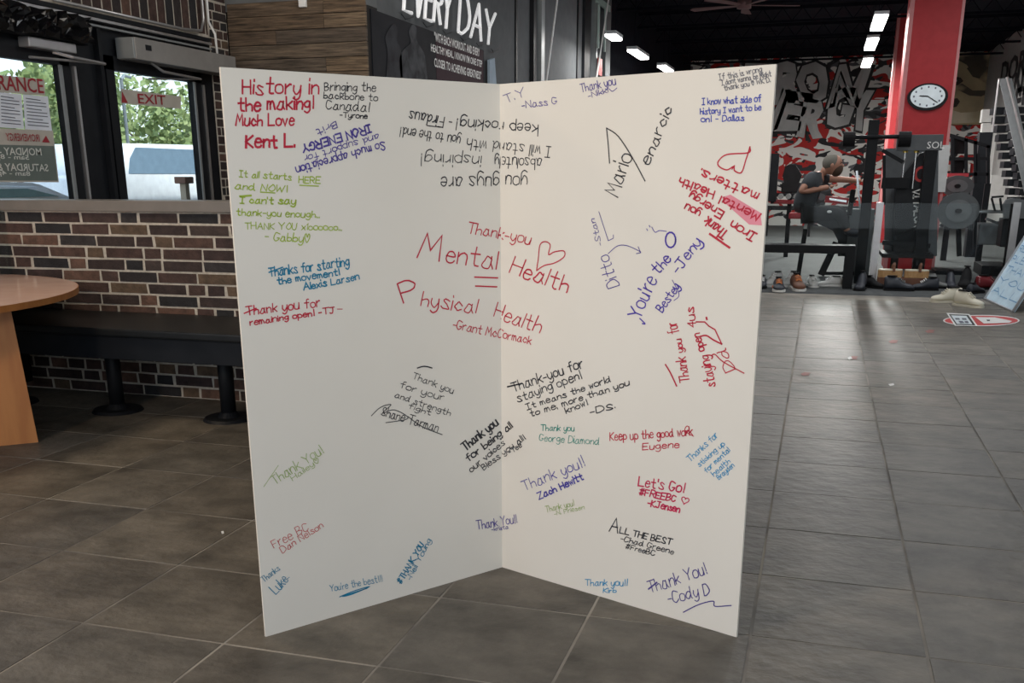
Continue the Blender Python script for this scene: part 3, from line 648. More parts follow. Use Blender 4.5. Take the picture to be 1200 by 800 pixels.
# ------------------------------------------------------------------ doors on the left wall
def dbox(ya, yb, za, zb, xa=X1-.08, xb=X1, bev=0.): return bx((xa, ya, za), (xb, yb, zb), bev)
def glz(ya, yb, za, zb, parent): obj('glass_pane', bx((X1-.05, ya, za), (X1-.044, yb, zb)), 'glass', parent)
yE0, yE1 = atX(134, 83, X1).y, 8.33       # exit glass
zt = 2.315
d2 = struct('door_2', bmesh.new(), 'black')
bm = bmesh.new()
add_box(bm, (X1-.07, yE0-.10, .25), (X1, yE0, 2.42)); add_box(bm, (X1-.07, yE1, .25), (X1, yE1+.12, 2.42))
add_box(bm, (X1-.07, yE0-.1, zt), (X1, yE1+.12, 2.42)); add_box(bm, (X1-.07, yE0-.1, .05), (X1, yE1+.12, .3))
bm.to_mesh(d2.data); bm.free(); glz(yE0, yE1, .3, zt, d2)
obj('door_edge_strip', dbox(yE1-.02, yE1+.005, .3, zt, X1, X1+.012), 'steelgrey', d2)
yN1 = 6.62
d1 = struct('door_1', bmesh.new(), 'black'); bm = bmesh.new()
add_box(bm, (X1-.07, yN1, .25), (X1, yN1+.1, 2.42)); add_box(bm, (X1-.07, 5.4, 2.295), (X1, yN1+.1, 2.42)); add_box(bm, (X1-.07, 5.4, .05), (X1, yN1+.1, .3)); add_box(bm, (X1-.07, 5.3, .05), (X1, 5.4, 2.3))
bm.to_mesh(d1.data); bm.free(); glz(5.4, yN1, .3, 2.295, d1)
obj('door_edge_strip', dbox(yN1-.025, yN1+.004, .3, 2.295, X1, X1+.015), 'steelgrey', d1)
fr = struct('trim_4', bmesh.new(), 'black'); bm = bmesh.new()
add_box(bm, (X1-.12, yN1+.1, .0), (X1-.02, yE0-.1, 2.72)); add_box(bm, (X1-.12, 4.3, 2.42), (X1-.02, yN1+.12, 2.72)); add_box(bm, (X1-.12, yE0-.12, 2.42), (X1-.02, 8.66, 2.72)); add_box(bm, (X1-.12, yE1+.12, 0), (X1-.02, 8.66, 2.42))
add_box(bm, (X1-.02, yN1+.42, 0), (X1+.03, yN1+.46, 2.6))
bm.to_mesh(fr.data); bm.free()
# vertical alu strips beside the doors
for (px0, py0, px1, py1) in ((88, 80, 103, 230), (236, 96, 250, 230)):
    y_ = atX((px0+px1)/2, (py0+py1)/2, X1).y
    struct('trim_5', bx((X1-.02, y_-.012, .1), (X1+.012, y_+.012, 2.3)), 'alu')
# header track
struct('trim_6', bx((X1-.02, 5.2, 2.68), (X1+.03, 8.62, 2.71)), 'black')
struct('trim_7', bx((X1-.02, 5.2, 2.652), (X1+.035, 8.62, 2.672)), 'alu')
struct('trim_8', bx((X1-.02, 5.2, 2.61), (X1+.03, 8.62, 2.625)), 'steelgrey')
def px_y(px, py): return atX(px, py, X1).y
# operator of the exit door
yo0 = px_y(138, 60)
op = thing('door_operator', 'long grey box door opener mounted above the exit door', 'door opener', (X1, (yo0+8.85)/2, 2.48))
obj('cover', bx((X1, yo0, 2.40), (X1+.17, 8.78, 2.565), .006), 'opbox', op)
obj('end_cap', bx((X1, yo0-.02, 2.405), (X1+.165, yo0, 2.56), .004), 'steelgrey', op)
obj('switch', bx((X1+.17, yo0+.13, 2.48), (X1+.176, yo0+.2, 2.52)), 'black', op)
bm = bmesh.new(); q = [Vector((X1+.10, yo0+.28, 2.40)), Vector((X1+.14, yo0+.38, 2.34)), Vector((X1+.12, yo0+.95, 2.33))]
add_path(bm, q, .011); add_path(bm, [Vector((X1+.12, yo0+.95, 2.33)), Vector((X1+.05, yo0+.30, 2.28))], .008)
obj('arm', bm, 'alu', op)
op2 = thing('door_closer', 'black door closer with a silver arm above the entrance door', 'door closer', (X1, 6.4, 2.3))
obj('body', bx((X1, 6.22, 2.375), (X1+.10, 6.70, 2.445), .01), 'alu', op2)
obj('housing', bx((X1, 5.5, 2.45), (X1+.10, 6.86, 2.60), .02), 'black', op2)
bm = bmesh.new(); add_path(bm, [(X1+.05, 6.50, 2.37), (X1+.15, 6.58, 2.34), (X1+.14, 6.95, 2.33)], .012); add_path(bm, [(X1+.14, 6.95, 2.33), (X1+.1, 6.2, 2.305)], .009)
obj('arm', bm, 'alu', op2)
# crumpled black film tucked over the closer
bm = bmesh.new(); rnd = random.Random(4)
nu, nv = 22, 6; grid = []
for i in range(nu):
    grid.append([bm.verts.new((X1+.16+rnd.uniform(-.03, .03), 5.7+i*.053+rnd.uniform(-.012, .012), 2.455+k*.036+rnd.uniform(-.012, .012))) for k in range(nv)])
for i in range(nu-1):
    for k in range(nv-1): bm.faces.new((grid[i][k], grid[i+1][k], grid[i+1][k+1], grid[i][k+1]))
flm = obj('plastic_film', bm, mat('black_plastic_film', (.004, .004, .005), .1, spec=.7)); sol = flm.modifiers.new('thickness', 'SOLIDIFY'); sol.thickness = .004
tag(flm, 'crumpled glossy black plastic film over the entrance door closer', 'plastic film')
# conduit
cd = bmesh.new(); y_ = 8.6
add_path(cd, [(X1+.03, 6.6, 2.735), (X1+.03, 8.2, 2.735), (X1+.03, 8.47, 2.755), (X1+.03, 8.52, 2.86), (X1+.03, 8.52, 4.6)], .013)
o = obj('conduit_pipe', cd, 'alu', None, True); tag(o, 'bent silver conduit pipe running over the exit door and up the bricks', 'pipe')
cd = bmesh.new(); add_path(cd, [(X1+.03, 8.60, 4.6), (X1+.03, 8.60, 2.85), (X1+.05, 8.66, 2.75), (X1+.05, 8.67, 2.55)], .011)
o = obj('conduit_pipe', cd, 'white', None, True); tag(o, 'thin white conduit pipe dropping beside the brick pillar', 'pipe')
o = obj('wall_switch', bx((X1, 8.80, 1.62), (X1+.02, 8.9, 1.72), .004), 'opbox'); tag(o, 'small grey push-button plate on the brick pillar right of the exit door', 'switch')
# signs on the glass
R_, U_ = (0, 1, 0), (0, 0, 1); XS = X1-.03
def xy(px, py): p = atX(px, py, XS); return p.y, p.z
def sgn(name, quad, m_, parent=None, th=.004, xoff=0.):
    pts = [atX(px, py, XS+xoff) for px, py in quad]
    return obj(name, add_prism(bmesh.new(), pts, (-th, 0, 0)), m_, parent)
ex = thing('exit_sign', 'beige strip sign reading EXIT in red on the right glass door', 'sign', atX(177, 116, XS))
sgn('plate', ((142, 104), (212, 113), (212, 127.5), (142, 121)), 'signbeige', ex)
text('lettering', 'EXIT', 'signred', atX(162, 121.0, XS), (atX(194, 123.2, XS)-atX(162, 121.3, XS)), U_, .076, (atX(194, 122, XS)-atX(162, 121, XS)).length, ex, .003, bold=.01)
sgn('red_triangle_mark', ((143, 107), (150, 120.5), (143, 120)), 'signred', ex, .002, .003)
en = thing('entrance_sign', 'beige strip sign ending in RANCE in red on the left glass door', 'sign', atX(25, 100, XS))
sgn('plate', ((-40, 84), (52, 93), (53, 112), (-40, 105)), 'signbeige', en)
text('lettering', 'ENTRANCE', 'signred', atX(-36, 102.5, XS), atX(51, 109.5, XS)-atX(-36, 102.5, XS), U_, .10, (atX(51, 107, XS)-atX(-36, 103, XS)).length, en, .003, bold=.012)
for k, (quad, lb) in enumerate(((((-2, 108), (25, 110.5), (28, 151), (-1, 149)), 'printed white notice taped left on the entrance glass, below the strip sign'), (((27, 110.5), (56, 113), (61, 153.5), (30, 151.5)), 'printed white notice taped right on the entrance glass, below the strip sign'))):
    n_ = thing('paper_notice', lb, 'notice', atX((quad[0][0]+quad[1][0])/2, 130, XS), 'printed notices on the entrance glass')
    sgn('sheet', quad, 'paper', n_, .002)
    for q in range(9):
        t0 = .1+q*.095; xl = quad[0][0]+(quad[3][0]-quad[0][0])*t0+3; xr = quad[1][0]+(quad[2][0]-quad[1][0])*t0-(3 if q % 3 else 9)
        yl = quad[0][1]+(quad[3][1]-quad[0][1])*t0; yr = quad[1][1]+(quad[2][1]-quad[1][1])*t0
        sgn('text_line', ((xl, yl), (xr, yr), (xr, yr+1), (xl, yl+1)), 'ink', n_, .001, .002)
hs = thing('hours_sign', 'slate green opening-hours sign seen from behind on the entrance glass', 'sign', atX(30, 180, XS))
sgn('plate', ((-60, 148), (62, 153), (69, 213.5), (-60, 213)), 'signbeige', hs, .006)
sgn('panel', ((-60, 168), (63, 171), (67.5, 211.5), (-60, 211)), 'signgreen', hs, .002, .003)
def hl(body, x0, x1, yb, h, m_='signtext', b_=.012):
    a_, b2 = atX(x0, yb-.6, XS+.004), atX(x1, yb+.8, XS+.004); text('lettering', body, m_, a_, b2-a_, U_, h, (b2-a_).length, hs, .004, mirror=True, bold=b_)
hl('MONDAY - FRIDAY', -42, 48.5, 181.5, .052); hl('5am - 8pm', -14, 34, 188.0, .042)
hl('SATURDAY & SUNDAY', -52, 56.5, 200.0, .052); hl('8am - 4pm', -12, 35.5, 207.0, .042)
hl('IRONENERGY', 7, 46.5, 165.3, .052, 'signred', .006)
sgn('red_triangle_mark', ((54, 159), (58.5, 167), (49.5, 166.5)), 'signred', hs, .002, .005)
# ------------------------------------------------------------------ outdoors seen through the doors
g = struct('ground_outside', bx((-70, -40, -.25), (X1-.3, 90, -.12)), 'asphalt')
def vehicle(label, cat, x, y0, y1, wdt, h, zb, roof, gl, win):
    """side-on vehicle: roof = sloping lengths at both ends; win = list of (ya, yb, slope a, slope b)"""
    t = thing(cat, label, cat, (x, (y0+y1)/2, -.12)); z0 = .2
    ra, rb, ha, hb = roof
    prof = [(y0, z0), (y1, z0), (y1, zb-.15), (y1-hb, zb), (y1-hb-rb, h-.03), ((y0+y1)/2, h), (y0+ha+ra, h-.03), (y0+ha, zb), (y0, zb-.15)]
    bm = add_prism(bmesh.new(), [(x, a_, b_) for a_, b_ in prof], (-wdt, 0, 0))
    bmesh.ops.bevel(bm, geom=bm.edges[:], offset=.05, segments=3, affect='EDGES')
    obj('body', bm, 'carwhite', t, True)
    for ya, yb, sa, sb_ in win:
        obj('side_window', add_prism(bmesh.new(), [(x+.006, ya, zb+.02), (x+.006, yb, zb+.02), (x+.006, yb-sb_, h-.09), (x+.006, ya+sa*.7, h-.09), (x+.006, ya+sa*.2, (zb+h)/2)], (-.03, 0, 0)), gl, t)
    obj('door_seam', bx((x, (y0+y1)/2, .3), (x+.008, (y0+y1)/2+.015, zb)), 'steelgrey', t)
    for yy in (y0+.9, y1-.9):
        bm = bmesh.new(); add_disc(bm, (x-.02, yy, .23), 'x', .35, .06); wh = obj('wheel', bm, 'blacksoft', t)
        bm = bmesh.new(); add_disc(bm, (x+.035, yy, .23), 'x', .2, .02); obj('hub_cap', bm, 'alu', wh)
yv = atX(147, 170, -11.).y; zr = atX(180, 167, -11.).z; zw = atX(185, 205, -11.).z
vehicle('white van parked outside the exit door', 'van', -11., yv-.2, yv+5.2, 2., zr, zw, (.25, .5, .0, .6), 'carglass', [(yv, yv+2.0, .35, .1), (yv+2.12, yv+3.9, 0, .4)])
yc = atX(76, 225, -8.6).y; zr = atX(30, 211, -8.6).z; zw = atX(30, 233, -8.6).z
vehicle('white car with teal windows parked outside the entrance door', 'car', -8.6, yc-4.2, yc+.9, 1.7, zr, zw, (.5, .55, .5, .75), 'carteal', [(yc-3.0, yc-1.5, .5, .0), (yc-1.4, yc-.1, 0, .5)])
def tree(label, c, r, h, seed, n=1500):
    rnd = random.Random(seed); t = thing('tree', label, 'tree', (c[0], c[1], -.12))
    bm = bmesh.new(); add_path(bm, [(c[0], c[1], -.12), (c[0]+.1, c[1], h*.35), (c[0]-.05, c[1]+.1, h*.62)], [.16, .12, .06]); 
    for k in range(6):
        an = rnd.uniform(0, 6.28); add_path(bm, [(c[0], c[1], h*(.3+.05*k)), (c[0]+math.cos(an)*r*.6, c[1]+math.sin(an)*r*.6, h*(.5+.05*k))], [.05, .02], 6)
    obj('trunk', bm, 'bark', t)
    bm = bmesh.new(); blobs = [(rnd.uniform(-.6, .6)*r, rnd.uniform(-.8, .8)*r, rnd.uniform(.35, .88)*h, rnd.uniform(.35, .55)*r) for _ in range(12)]
    for k in range(n):
        b_ = rnd.choice(blobs); v = Vector([rnd.gauss(0, 1) for _ in range(3)]).normalized()*b_[3]*rnd.uniform(.6, 1.05)
        p = Vector((c[0]+b_[0], c[1]+b_[1], b_[2]))+v; s_ = rnd.uniform(.07, .15)
        e1 = Vector([rnd.gauss(0, 1) for _ in range(3)]).normalized()*s_; e2_ = e1.orthogonal().normalized()*s_*.5
        bm.faces.new([bm.verts.new(p-e1), bm.verts.new(p+e2_), bm.verts.new(p+e1), bm.verts.new(p-e2_)])
    o = obj('foliage', bm, 'leaf', t); o['kind'] = 'stuff'
def tp(px, X): return atX(px, 200, X)
p = tp(183, -17); tree('round bushy tree behind the white van', (p.x, p.y), 1.9, atX(183, 108, -17).z, 1, 2600)
p = tp(228, -24); tree('tall thin tree behind the right end of the white van', (p.x, p.y), 2.2, atX(225, 85, -24).z, 2, 1300)
p = tp(30, -15); tree('leafy tree behind the entrance door notices', (p.x, p.y), 1.7, atX(20, 60, -15).z, 3, 2600)
p = tp(78, -22); tree('small leafy tree at the right edge of the entrance glass', (p.x, p.y), 1.2, atX(70, 78, -22).z, 5, 1500)
p = atX(150, 168, -13.5)
bm = bmesh.new(); add_tube(bm, (p.x, p.y, -.12), (p.x, p.y, atX(149, 94, -13.5).z), .035, seg=10); add_path(bm, [(p.x, p.y, atX(149, 94, -13.5).z), (p.x, p.y+.1, atX(149, 92, -13.5).z+.05), (p.x, p.y+.3, atX(149, 92, -13.5).z+.03)], .03)
o = obj('light_pole', bm, 'steelgrey'); tag(o, 'thin grey lamp pole outside left of the round tree', 'pole')
p = atX(216, 215, -7.6); t = thing('post_box', 'brown box on a tan post outside the exit door', 'post', (p.x, p.y, -.12))
obj('post', bx((p.x-.04, p.y-.04, -.12), (p.x+.04, p.y+.04, p.z)), 'tan', t); obj('box', bx((p.x-.08, p.y-.09, p.z), (p.x+.08, p.y+.09, atX(216, 207, -7.6).z), .01), 'postbrown', t)
# ------------------------------------------------------------------ poster wall fittings
def pX(px, py, off=0.): return atX(px, py, X3+off)
p0, p1, p2 = pX(433, 10), pX(565, 52), None
po = thing('wall_poster', 'dark poster with two faint figures and a quote in white capitals', 'poster', (X3, 11, 2.5))
yA, yB = p0.y, 12.33; zT = 2.96
obj('panel', bx((X3, yA, 1.75), (X3+.015, yB, zT)), 'poster', po)
obj('burgundy_field', bx((X3+.015, yA+(yB-yA)*.50, 1.76), (X3+.017, yB-.03, zT-.01)), 'postertone', po)
def silh(name, pts, m_):
    obj(name, add_prism(bmesh.new(), [(X3+.017, pX(*q).y, pX(*q).z) for q in smooth(pts, 3)], (.003, 0, 0)), m_, po)
silh('figure', [(450, 95), (452, 62), (449, 45), (455, 32), (460, 28), (464, 36), (463, 48), (468, 60), (470, 95)], 'posterfig2')
silh('figure', [(468, 95), (466, 68), (473, 56), (479, 50), (477, 38), (481, 29), (486, 33), (486, 46), (490, 54), (496, 66), (499, 95)], 'posterfig')
for body, a_, b_ in (('"WITH EACH WORKOUT AND EVERY', (509, 47), (562, 66)), ('HEALTHY MEAL, I KNOW I\'M ONE STEP', (505, 60.5), (565, 80)), ('CLOSER TO ACHIEVING GREATNESS"', (509, 77), (564, 93.5))):
    A_, B_ = pX(*a_, .018), pX(*b_, .018); text('lettering', body, 'white', (X3+.018, A_.y, A_.z-.01), (0, 1, 0), U_, .092, B_.y-A_.y, po, .001, bold=.02)
ev = thing('letter_sign', 'white tube lettering reading EVERY DAY above the dark poster', 'sign', (X3, 11, 3.1))
def tubeword(word, y0_, y1_, z0_, z1_, slope=.0):
    rnd = random.Random(2); pls, W = layout(word, rnd, .6); x_ = X3+.06
    order = []
    for pl in pls:
        order.append([(x_, y0_+(y1_-y0_)*u/W+v*.012, z0_+(z1_-z0_)*v/8) for u, v in pl])
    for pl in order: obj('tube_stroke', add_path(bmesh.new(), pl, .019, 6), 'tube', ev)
yv0, yv1, yv2, yv3 = pX(466, 5).y, pX(521, 30).y, pX(531, 30).y, pX(572, 45).y
tubeword('EVERY', yv0, yv1, 3.03, 3.42); tubeword('DAY', yv2, yv3, 3.03, 3.42)
bm = bmesh.new()
for k in range(6):
    yy = yv0+(yv3-yv0)*k/5; add_path(bm, [(X3+.04, yy, 3.0), (X3+.03, yy+.12, 2.975), (X3+.04, yy+.3, 3.02)], .005, 6)
obj('cable', bm, 'black', ev)
# small cloth hanging by the poster's far end
c_ = [pX(569, 72), pX(576, 70), pX(579, 99), pX(566, 99)]
o = obj('hanging_cloth', add_prism(bmesh.new(), [(X3+.03, 12.42, 2.86), (X3+.03, 12.62, 2.90), (X3+.03, 12.78, 2.2), (X3+.03, 12.40, 2.2)], (.03, 0, 0)), 'cloth_blue'); tag(o, 'pale blue cloth hanging beside the far end of the poster', 'cloth')
# panel joints, posts, cables on the far half of that wall
def vstrip(name, px, w_, m_, off=.04, z0_=0., z1_=ZC, k=None):
    y_ = pX(px, 60).y; o = struct(name, bx((X3, y_-w_/2, z0_), (X3+off, y_+w_/2, z1_)), m_); return y_
vstrip('trim_20', 622.5, .16, 'black', .06); vstrip('trim_21', 628.5, .17, 'steelgrey', .10)
vstrip('trim_22', 685, .42, 'black', .05); vstrip('trim_23', 693, .10, 'steelgrey', .10); vstrip('trim_24', 705, .42, 'wallgrey2', .12)
for px_ in (604, 676): vstrip('trim_25', px_, .07, 'black', .02)
for (a_, b_, lb) in (((653, 0), (640, 97), 'pale slanting cable left of the gym opening'), ((713, 0), (699, 92), 'pale slanting cable at the corner of the gym opening')):
    A_ = pX(*a_, .2); B_ = pX(*b_, .2); d_ = (A_-B_); bm = bmesh.new(); add_tube(bm, B_-d_*.6, A_+d_*.0+Vector((0, 0, .0)), .014, seg=8)
    o = obj('door_cable', bm, 'white'); tag(o, lb, 'cable')
for yy, zz in ((pX(697, 5).y, pX(697, 5).z), ):
    bt = thing('door_track_bracket', 'pale green steel bracket at the top of the gym opening post', 'bracket', (X3+.1, yy, zz))
    obj('plate', bx((X3+.12, yy-.5, zz-.05), (X3+.16, yy+.6, zz+.05)), 'palegreen', bt)
    for s_ in (-.3, .25): obj('rail', bx((X3+.13, yy+s_-.04, zz-.75), (X3+.155, yy+s_+.04, zz)), 'palegreen', bt)
p_ = pX(696, 78); o = obj('red_wall_tag', bx((X3+.12, p_.y-.25, p_.z-.16), (X3+.14, p_.y+.05, p_.z+.12)), 'redbright'); tag(o, 'small red notice on the grey post at the gym opening', 'notice')
o = obj('wall_outlet_pipe', bx((atY(352, 5, Y2).x, Y2-.04, 2.985), (atY(360, 5, Y2).x, Y2+.0, 3.3), .005), 'white'); tag(o, 'short white duct above the reclaimed plank wall', 'duct')
# ------------------------------------------------------------------ gym lights placed by depth
ZL = 4.2
for (xa, ya_, L_, lb) in ((1030, 27, 1.75, 'nearest lit fixture of the right-hand row, left of the red column'), (1021, 52, 1.75, 'middle lit fixture of the right-hand row, left of the red column'), (1016, 74, 1.75, 'farthest lit fixture of the right-hand row, left of the red column'),
                      (719, 44, .6, 'leftmost lit fixture, beside the gym opening post'), (748, 64, 1.35, 'middle of the three lit fixtures above the board'), (780, 81, 1.2, 'lit fixture just above the top edge of the board')):
    zl = 4.0 if xa > 900 else 3.65; p = atZ(xa, ya_, zl)
    gym_light((p.x, p.y-L_/2, zl), (p.x, p.y+L_/2, zl), lb, .21 if xa > 900 else .17, (330 if ya_ > 40 else 150) if xa > 900 else 28)
for (x_, y_) in ((-1.2, 16), (2.6, 15), ):
    area('gym_lamp', (x_, y_, 4.5), (x_, y_, 0), .3, 90, (.97, .98, 1), 2.4)
# fan
pf = atY(872, 8, 20.5)
fn = thing('ceiling_fan', 'large brown-bladed ceiling fan under the dark gym ceiling', 'fan', pf)
bm = bmesh.new(); add_tube(bm, (pf.x, pf.y, pf.z-.03), (pf.x, pf.y, pf.z+.12), .13, seg=20); obj('motor', bm, 'fan', fn, True)
bm = bmesh.new(); add_tube(bm, (pf.x, pf.y, pf.z+.1), (pf.x, pf.y, ZC), .02, seg=8); obj('downrod', bm, 'joist', fn)
for k in range(5):
    an = .35+k*2*PI/5; dr = Vector((math.cos(an), math.sin(an), 0)); sd = Vector((-dr.y, dr.x, .12)).normalized(); c0 = pf+dr*.12+Vector((0, 0, .02))
    obj('blade', add_prism(bmesh.new(), [c0-sd*.05, c0+dr*.9-sd*.10, c0+dr*.94+sd*.02, c0+dr*.86+sd*.1, c0+sd*.05], (0, 0, .012)), 'fan', fn)
pf2 = atY(905, 36, 27)
fn2 = thing('ceiling_fan', 'second, farther and darker ceiling fan below the first', 'fan', pf2)
bm = bmesh.new(); add_tube(bm, (pf2.x, pf2.y, pf2.z-.03), (pf2.x, pf2.y, pf2.z+.12), .13, seg=20); obj('motor', bm, 'joist', fn2)
bm = bmesh.new(); add_tube(bm, (pf2.x, pf2.y, pf2.z+.1), (pf2.x, pf2.y, ZC), .02, seg=8); obj('downrod', bm, 'joist', fn2)
for k in range(5):
    an = .1+k*2*PI/5; dr = Vector((math.cos(an), math.sin(an), 0)); sd = Vector((-dr.y, dr.x, .12)).normalized(); c0 = pf2+dr*.12
    obj('blade', add_prism(bmesh.new(), [c0-sd*.05, c0+dr*.9-sd*.10, c0+dr*.94+sd*.02, c0+dr*.86+sd*.1, c0+sd*.05], (0, 0, .012)), 'joist', fn2)
# ------------------------------------------------------------------ red columns and clock
def column(name, x0, x1, Y, depth, z1=ZC, edge=True):
    c = struct(name, bx((x0, Y, 0), (x1, Y+depth, z1)), 'red')
    if edge: obj('lit_edge', bx((x0-.012, Y-.008, 0), (x0+.05, Y+.03, z1)), 'litedge', c); obj('lit_edge', bx((x1-.03, Y-.008, 0), (x1+.012, Y+.03, z1)), 'litedge', c)  # paler strips stand in for light catching the column corners
    return c
YC = 18.
cx0, cx1 = atY(1058, 100, YC).x, atY(1119, 100, YC).x
column('wall_red_column', cx0, cx1, YC, .8)
struct('trim_40', bxp(1099, 170, 1107.5, 225, YC-.03, .03), 'graffwhite')
cx2, cx3 = atY(1041.5, 130, 25).x, atY(1056.5, 130, 25).x
column('wall_red_column_far', cx2, cx3, 25., .5)
cc = atY(1087, 113.5, YC-.04)
ck = thing('wall_clock', 'oval black-rimmed clock with a white face on the red column', 'clock', cc)
rx, rz = .302, .203
bm = bmesh.new(); add_disc(bm, (cc.x, YC-.05, cc.z), 'y', rx, .05, rz, 48); obj('rim', bm, 'blackmetal', ck, False)
bm = bmesh.new(); add_disc(bm, (cc.x, YC-.054, cc.z+.008), 'y', rx*.85, .006, rz*.84, 48); obj('dial', bm, 'clockface', ck)
bm = bmesh.new()
for k in range(12):
    an = k*PI/6; add_box(bm, (cc.x+rx*.68*math.sin(an)-.012, YC-.057, cc.z+.008+rz*.68*math.cos(an)-.014), (cc.x+rx*.68*math.sin(an)+.012, YC-.0545, cc.z+.008+rz*.68*math.cos(an)+.014))
obj('hour_marks', bm, 'ink', ck)
for (dx_, dz_, wd) in ((-.12, .006, .016), (.155, -.10, .012)):
    bm = bmesh.new(); add_bar(bm, (cc.x, YC-.062, cc.z+.01), (cc.x+dx_, YC-.062, cc.z+.01+dz_), wd, .004); obj('hand', bm, 'black', ck)
# ------------------------------------------------------------------ glass barrier
YGB = 15.18
gb = thing('glass_barrier', 'low clear glass barrier with light grey posts along the gym edge', 'barrier', (1, YGB, 0))
def gpost(px, py_top, wpx, nm='post'):
    a_ = atY(px-wpx/2, py_top, YGB); b_ = atY(px+wpx/2, py_top, YGB); obj(nm, bx((a_.x, YGB-.04, 0), (b_.x, YGB+.04, a_.z)), 'alu', gb); return a_.x, b_.x, a_.z
a1 = gpost(1031.5, 237, 8.5); a2 = gpost(1192, 237, 9)
obj('glass_pane', bx((a1[1], YGB-.006, .03), (a2[0]-.02, YGB+.006, a1[2]-.01)), 'barglass', gb)
obj('gasket', bx((a2[0]-.025, YGB-.012, 0), (a2[0], YGB+.012, a1[2]-.01)), 'blacksoft', gb)
obj('glass_pane', bx((-2.6, YGB-.006, .03), (a1[0], YGB+.006, a1[2]-.01)), 'barglass', gb)
# ------------------------------------------------------------------ shoe bench and mat
o = obj('floor_mat', bx((-1.3, 13.86, .0), (2.12, 15.1, .012)), 'mat'); tag(o, 'dark rubber mat under the row of shoes at the gym edge', 'mat')
YS = 14.45
sb = thing('metal_bench', 'low black metal bench standing over the shoes at the gym edge', 'bench', (-.4, 14, 0))
e_ = atY(1003, 288, YS); e0 = atY(990, 300, YS); zt_ = e_.z
obj('seat', bx((-1.9, YS, zt_-.11), (e_.x, YS+.34, zt_), .012), 'blackmetal', sb)
for x_ in (e_.x, -1.78):
    for y_ in (YS, YS+.26): obj('leg', bx((x_-.125, y_, .012), (x_, y_+.08, zt_-.10), .006), 'blackmetal', sb)
# ------------------------------------------------------------------ shoes
def shoe(label, pos, ang, L=.34, upper='darkshoe', sole='solewhite', kind='low', lace='white', group='shoes left along the gym edge', extra=None, tip=0):
    t = thing('shoe', label, 'shoe', pos, group if False else None)
    t['group'] = group
    W = L*.2; H = L*{'low': .34, 'mid': .43, 'boot': .60}[kind]
    st = [(-.5, .62, .95), (-.42, .78, 1.), (-.25, .80, 1.0), (-.05, .80, .90), (.08, .86, .62), (.22, 1.0, .46), (.36, .95, .38), (.46, .68, .30), (.5, .35, .22)]
    def ringpts(s, wf, z0, z1, n=12):
        out = []
        for k in range(n):
            a_ = 2*PI*k/n; cy_ = math.cos(a_)*W*wf; cz_ = z0+(z1-z0)*(.5+.5*math.sin(a_)); 
            if math.sin(a_) < 0: cy_ *= 1.08
            else: cy_ *= 1-.35*math.sin(a_)**2
            out.append((s*L, cy_, cz_))
        return out
    def loft(st_, zf, top=True):
        bm = bmesh.new(); rr = []
        for s, wf, hf in st_: rr.append([bm.verts.new(q) for q in zf(s, wf, hf)])
        for a_, b_ in zip(rr, rr[1:]):
            n = len(a_)
            for k in range(n): bm.faces.new((a_[k], a_[(k+1) % n], b_[(k+1) % n], b_[k]))
        bm.faces.new(rr[0][::-1]); bm.faces.new(rr[-1]); bmesh.ops.recalc_face_normals(bm, faces=bm.faces[:]); return bm
    sh = .07 if kind != 'wedge' else .16
    up = loft(st, lambda s, wf, hf: ringpts(s, wf, L*sh*.8, L*sh+H*hf*(1.0 if not (kind == 'boot' and s > .0) else .66)))
    so = loft([(s*1.03, wf*1.08, 1) for s, wf, hf in st], lambda s, wf, hf: [(s*L, y_, z_) for y_, z_ in ((-W*wf, 0), (W*wf, 0), (W*wf*1.03, L*sh), (-W*wf*1.03, L*sh))])
    mt = Matrix.Translation(pos) @ Matrix.Rotation(ang, 4, 'Z') @ Matrix.Rotation(tip, 4, 'X')
    parts = []
    def add(nm, bm, m_, sm=True):
        bmesh.ops.transform(bm, matrix=mt, verts=bm.verts[:]); return obj(nm, bm, m_, t, sm)
    u_ = add('upper', up, upper); add('sole', so, sole, False)
    # opening
    bm = bmesh.new(); add_disc(bm, (-.26*L, 0, L*sh+H*.985), 'z', .17*L, .012, W*.52, 20); add('opening', bm, 'blacksoft', False)
    if lace:
        for k in range(4):
            x_ = (-.02+.055*k)*L; hf_ = next(h0+(h1-h0)*(x_/L-s0)/(s1-s0) for (s0, _a, h0), (s1, _b, h1) in zip(st, st[1:]) if s0 <= x_/L <= s1); z_ = L*sh+H*hf_*(1 if kind != 'boot' else .66)+.003; bm = bmesh.new(); add_path(bm, [(x_, -W*.5, z_-.006), (x_+.01, 0, z_+.012), (x_, W*.5, z_-.006)], .006, 6); add('lace', bm, lace)
    if extra:
        bm = bmesh.new(); add_box(bm, (-.5*L, -W*.95, L*sh), (-.05*L, W*.95, L*sh+.02)); add('trim_band', bm, extra, False)
    return t
def fp(px, py, z=0.): return atZ(px, py, z)
def sp(px, py): p = fp(px, py); return Vector((p.x, p.y, .012 if p.y > 13.68 and p.x < 2.1 else 0.))
toward = -PI/2
shoe('black sneaker with orange trim, left one of the pair before the metal bench', sp(912, 341.5), toward+.1, .40, 'darkshoe', 'solewhite', 'low', 'orange', extra='orange')
shoe('brown sneaker with a white sole, right one of the pair before the metal bench', sp(934, 340.5), toward+.25, .42, 'brownshoe', 'solewhite', 'mid', 'orange')
shoe('grey-white sneaker under the metal bench, behind the black and orange sneaker', sp(906, 336), toward-.5, .38, 'whiteshoe', 'solewhite', 'mid', 'white')
shoe('grey-white sneaker under the metal bench, behind the brown sneaker', sp(926, 336), toward-.3, .38, 'whiteshoe', 'solewhite', 'mid', 'white')
shoe('white running shoe seen end-on under the metal bench', sp(952, 336.5), toward+.2, .34, 'whiteshoe', 'solewhite')
shoe('white mesh running shoe seen from the side beside the bench leg', sp(972, 336), PI+.1, .32, 'whiteshoe', 'solewhite')
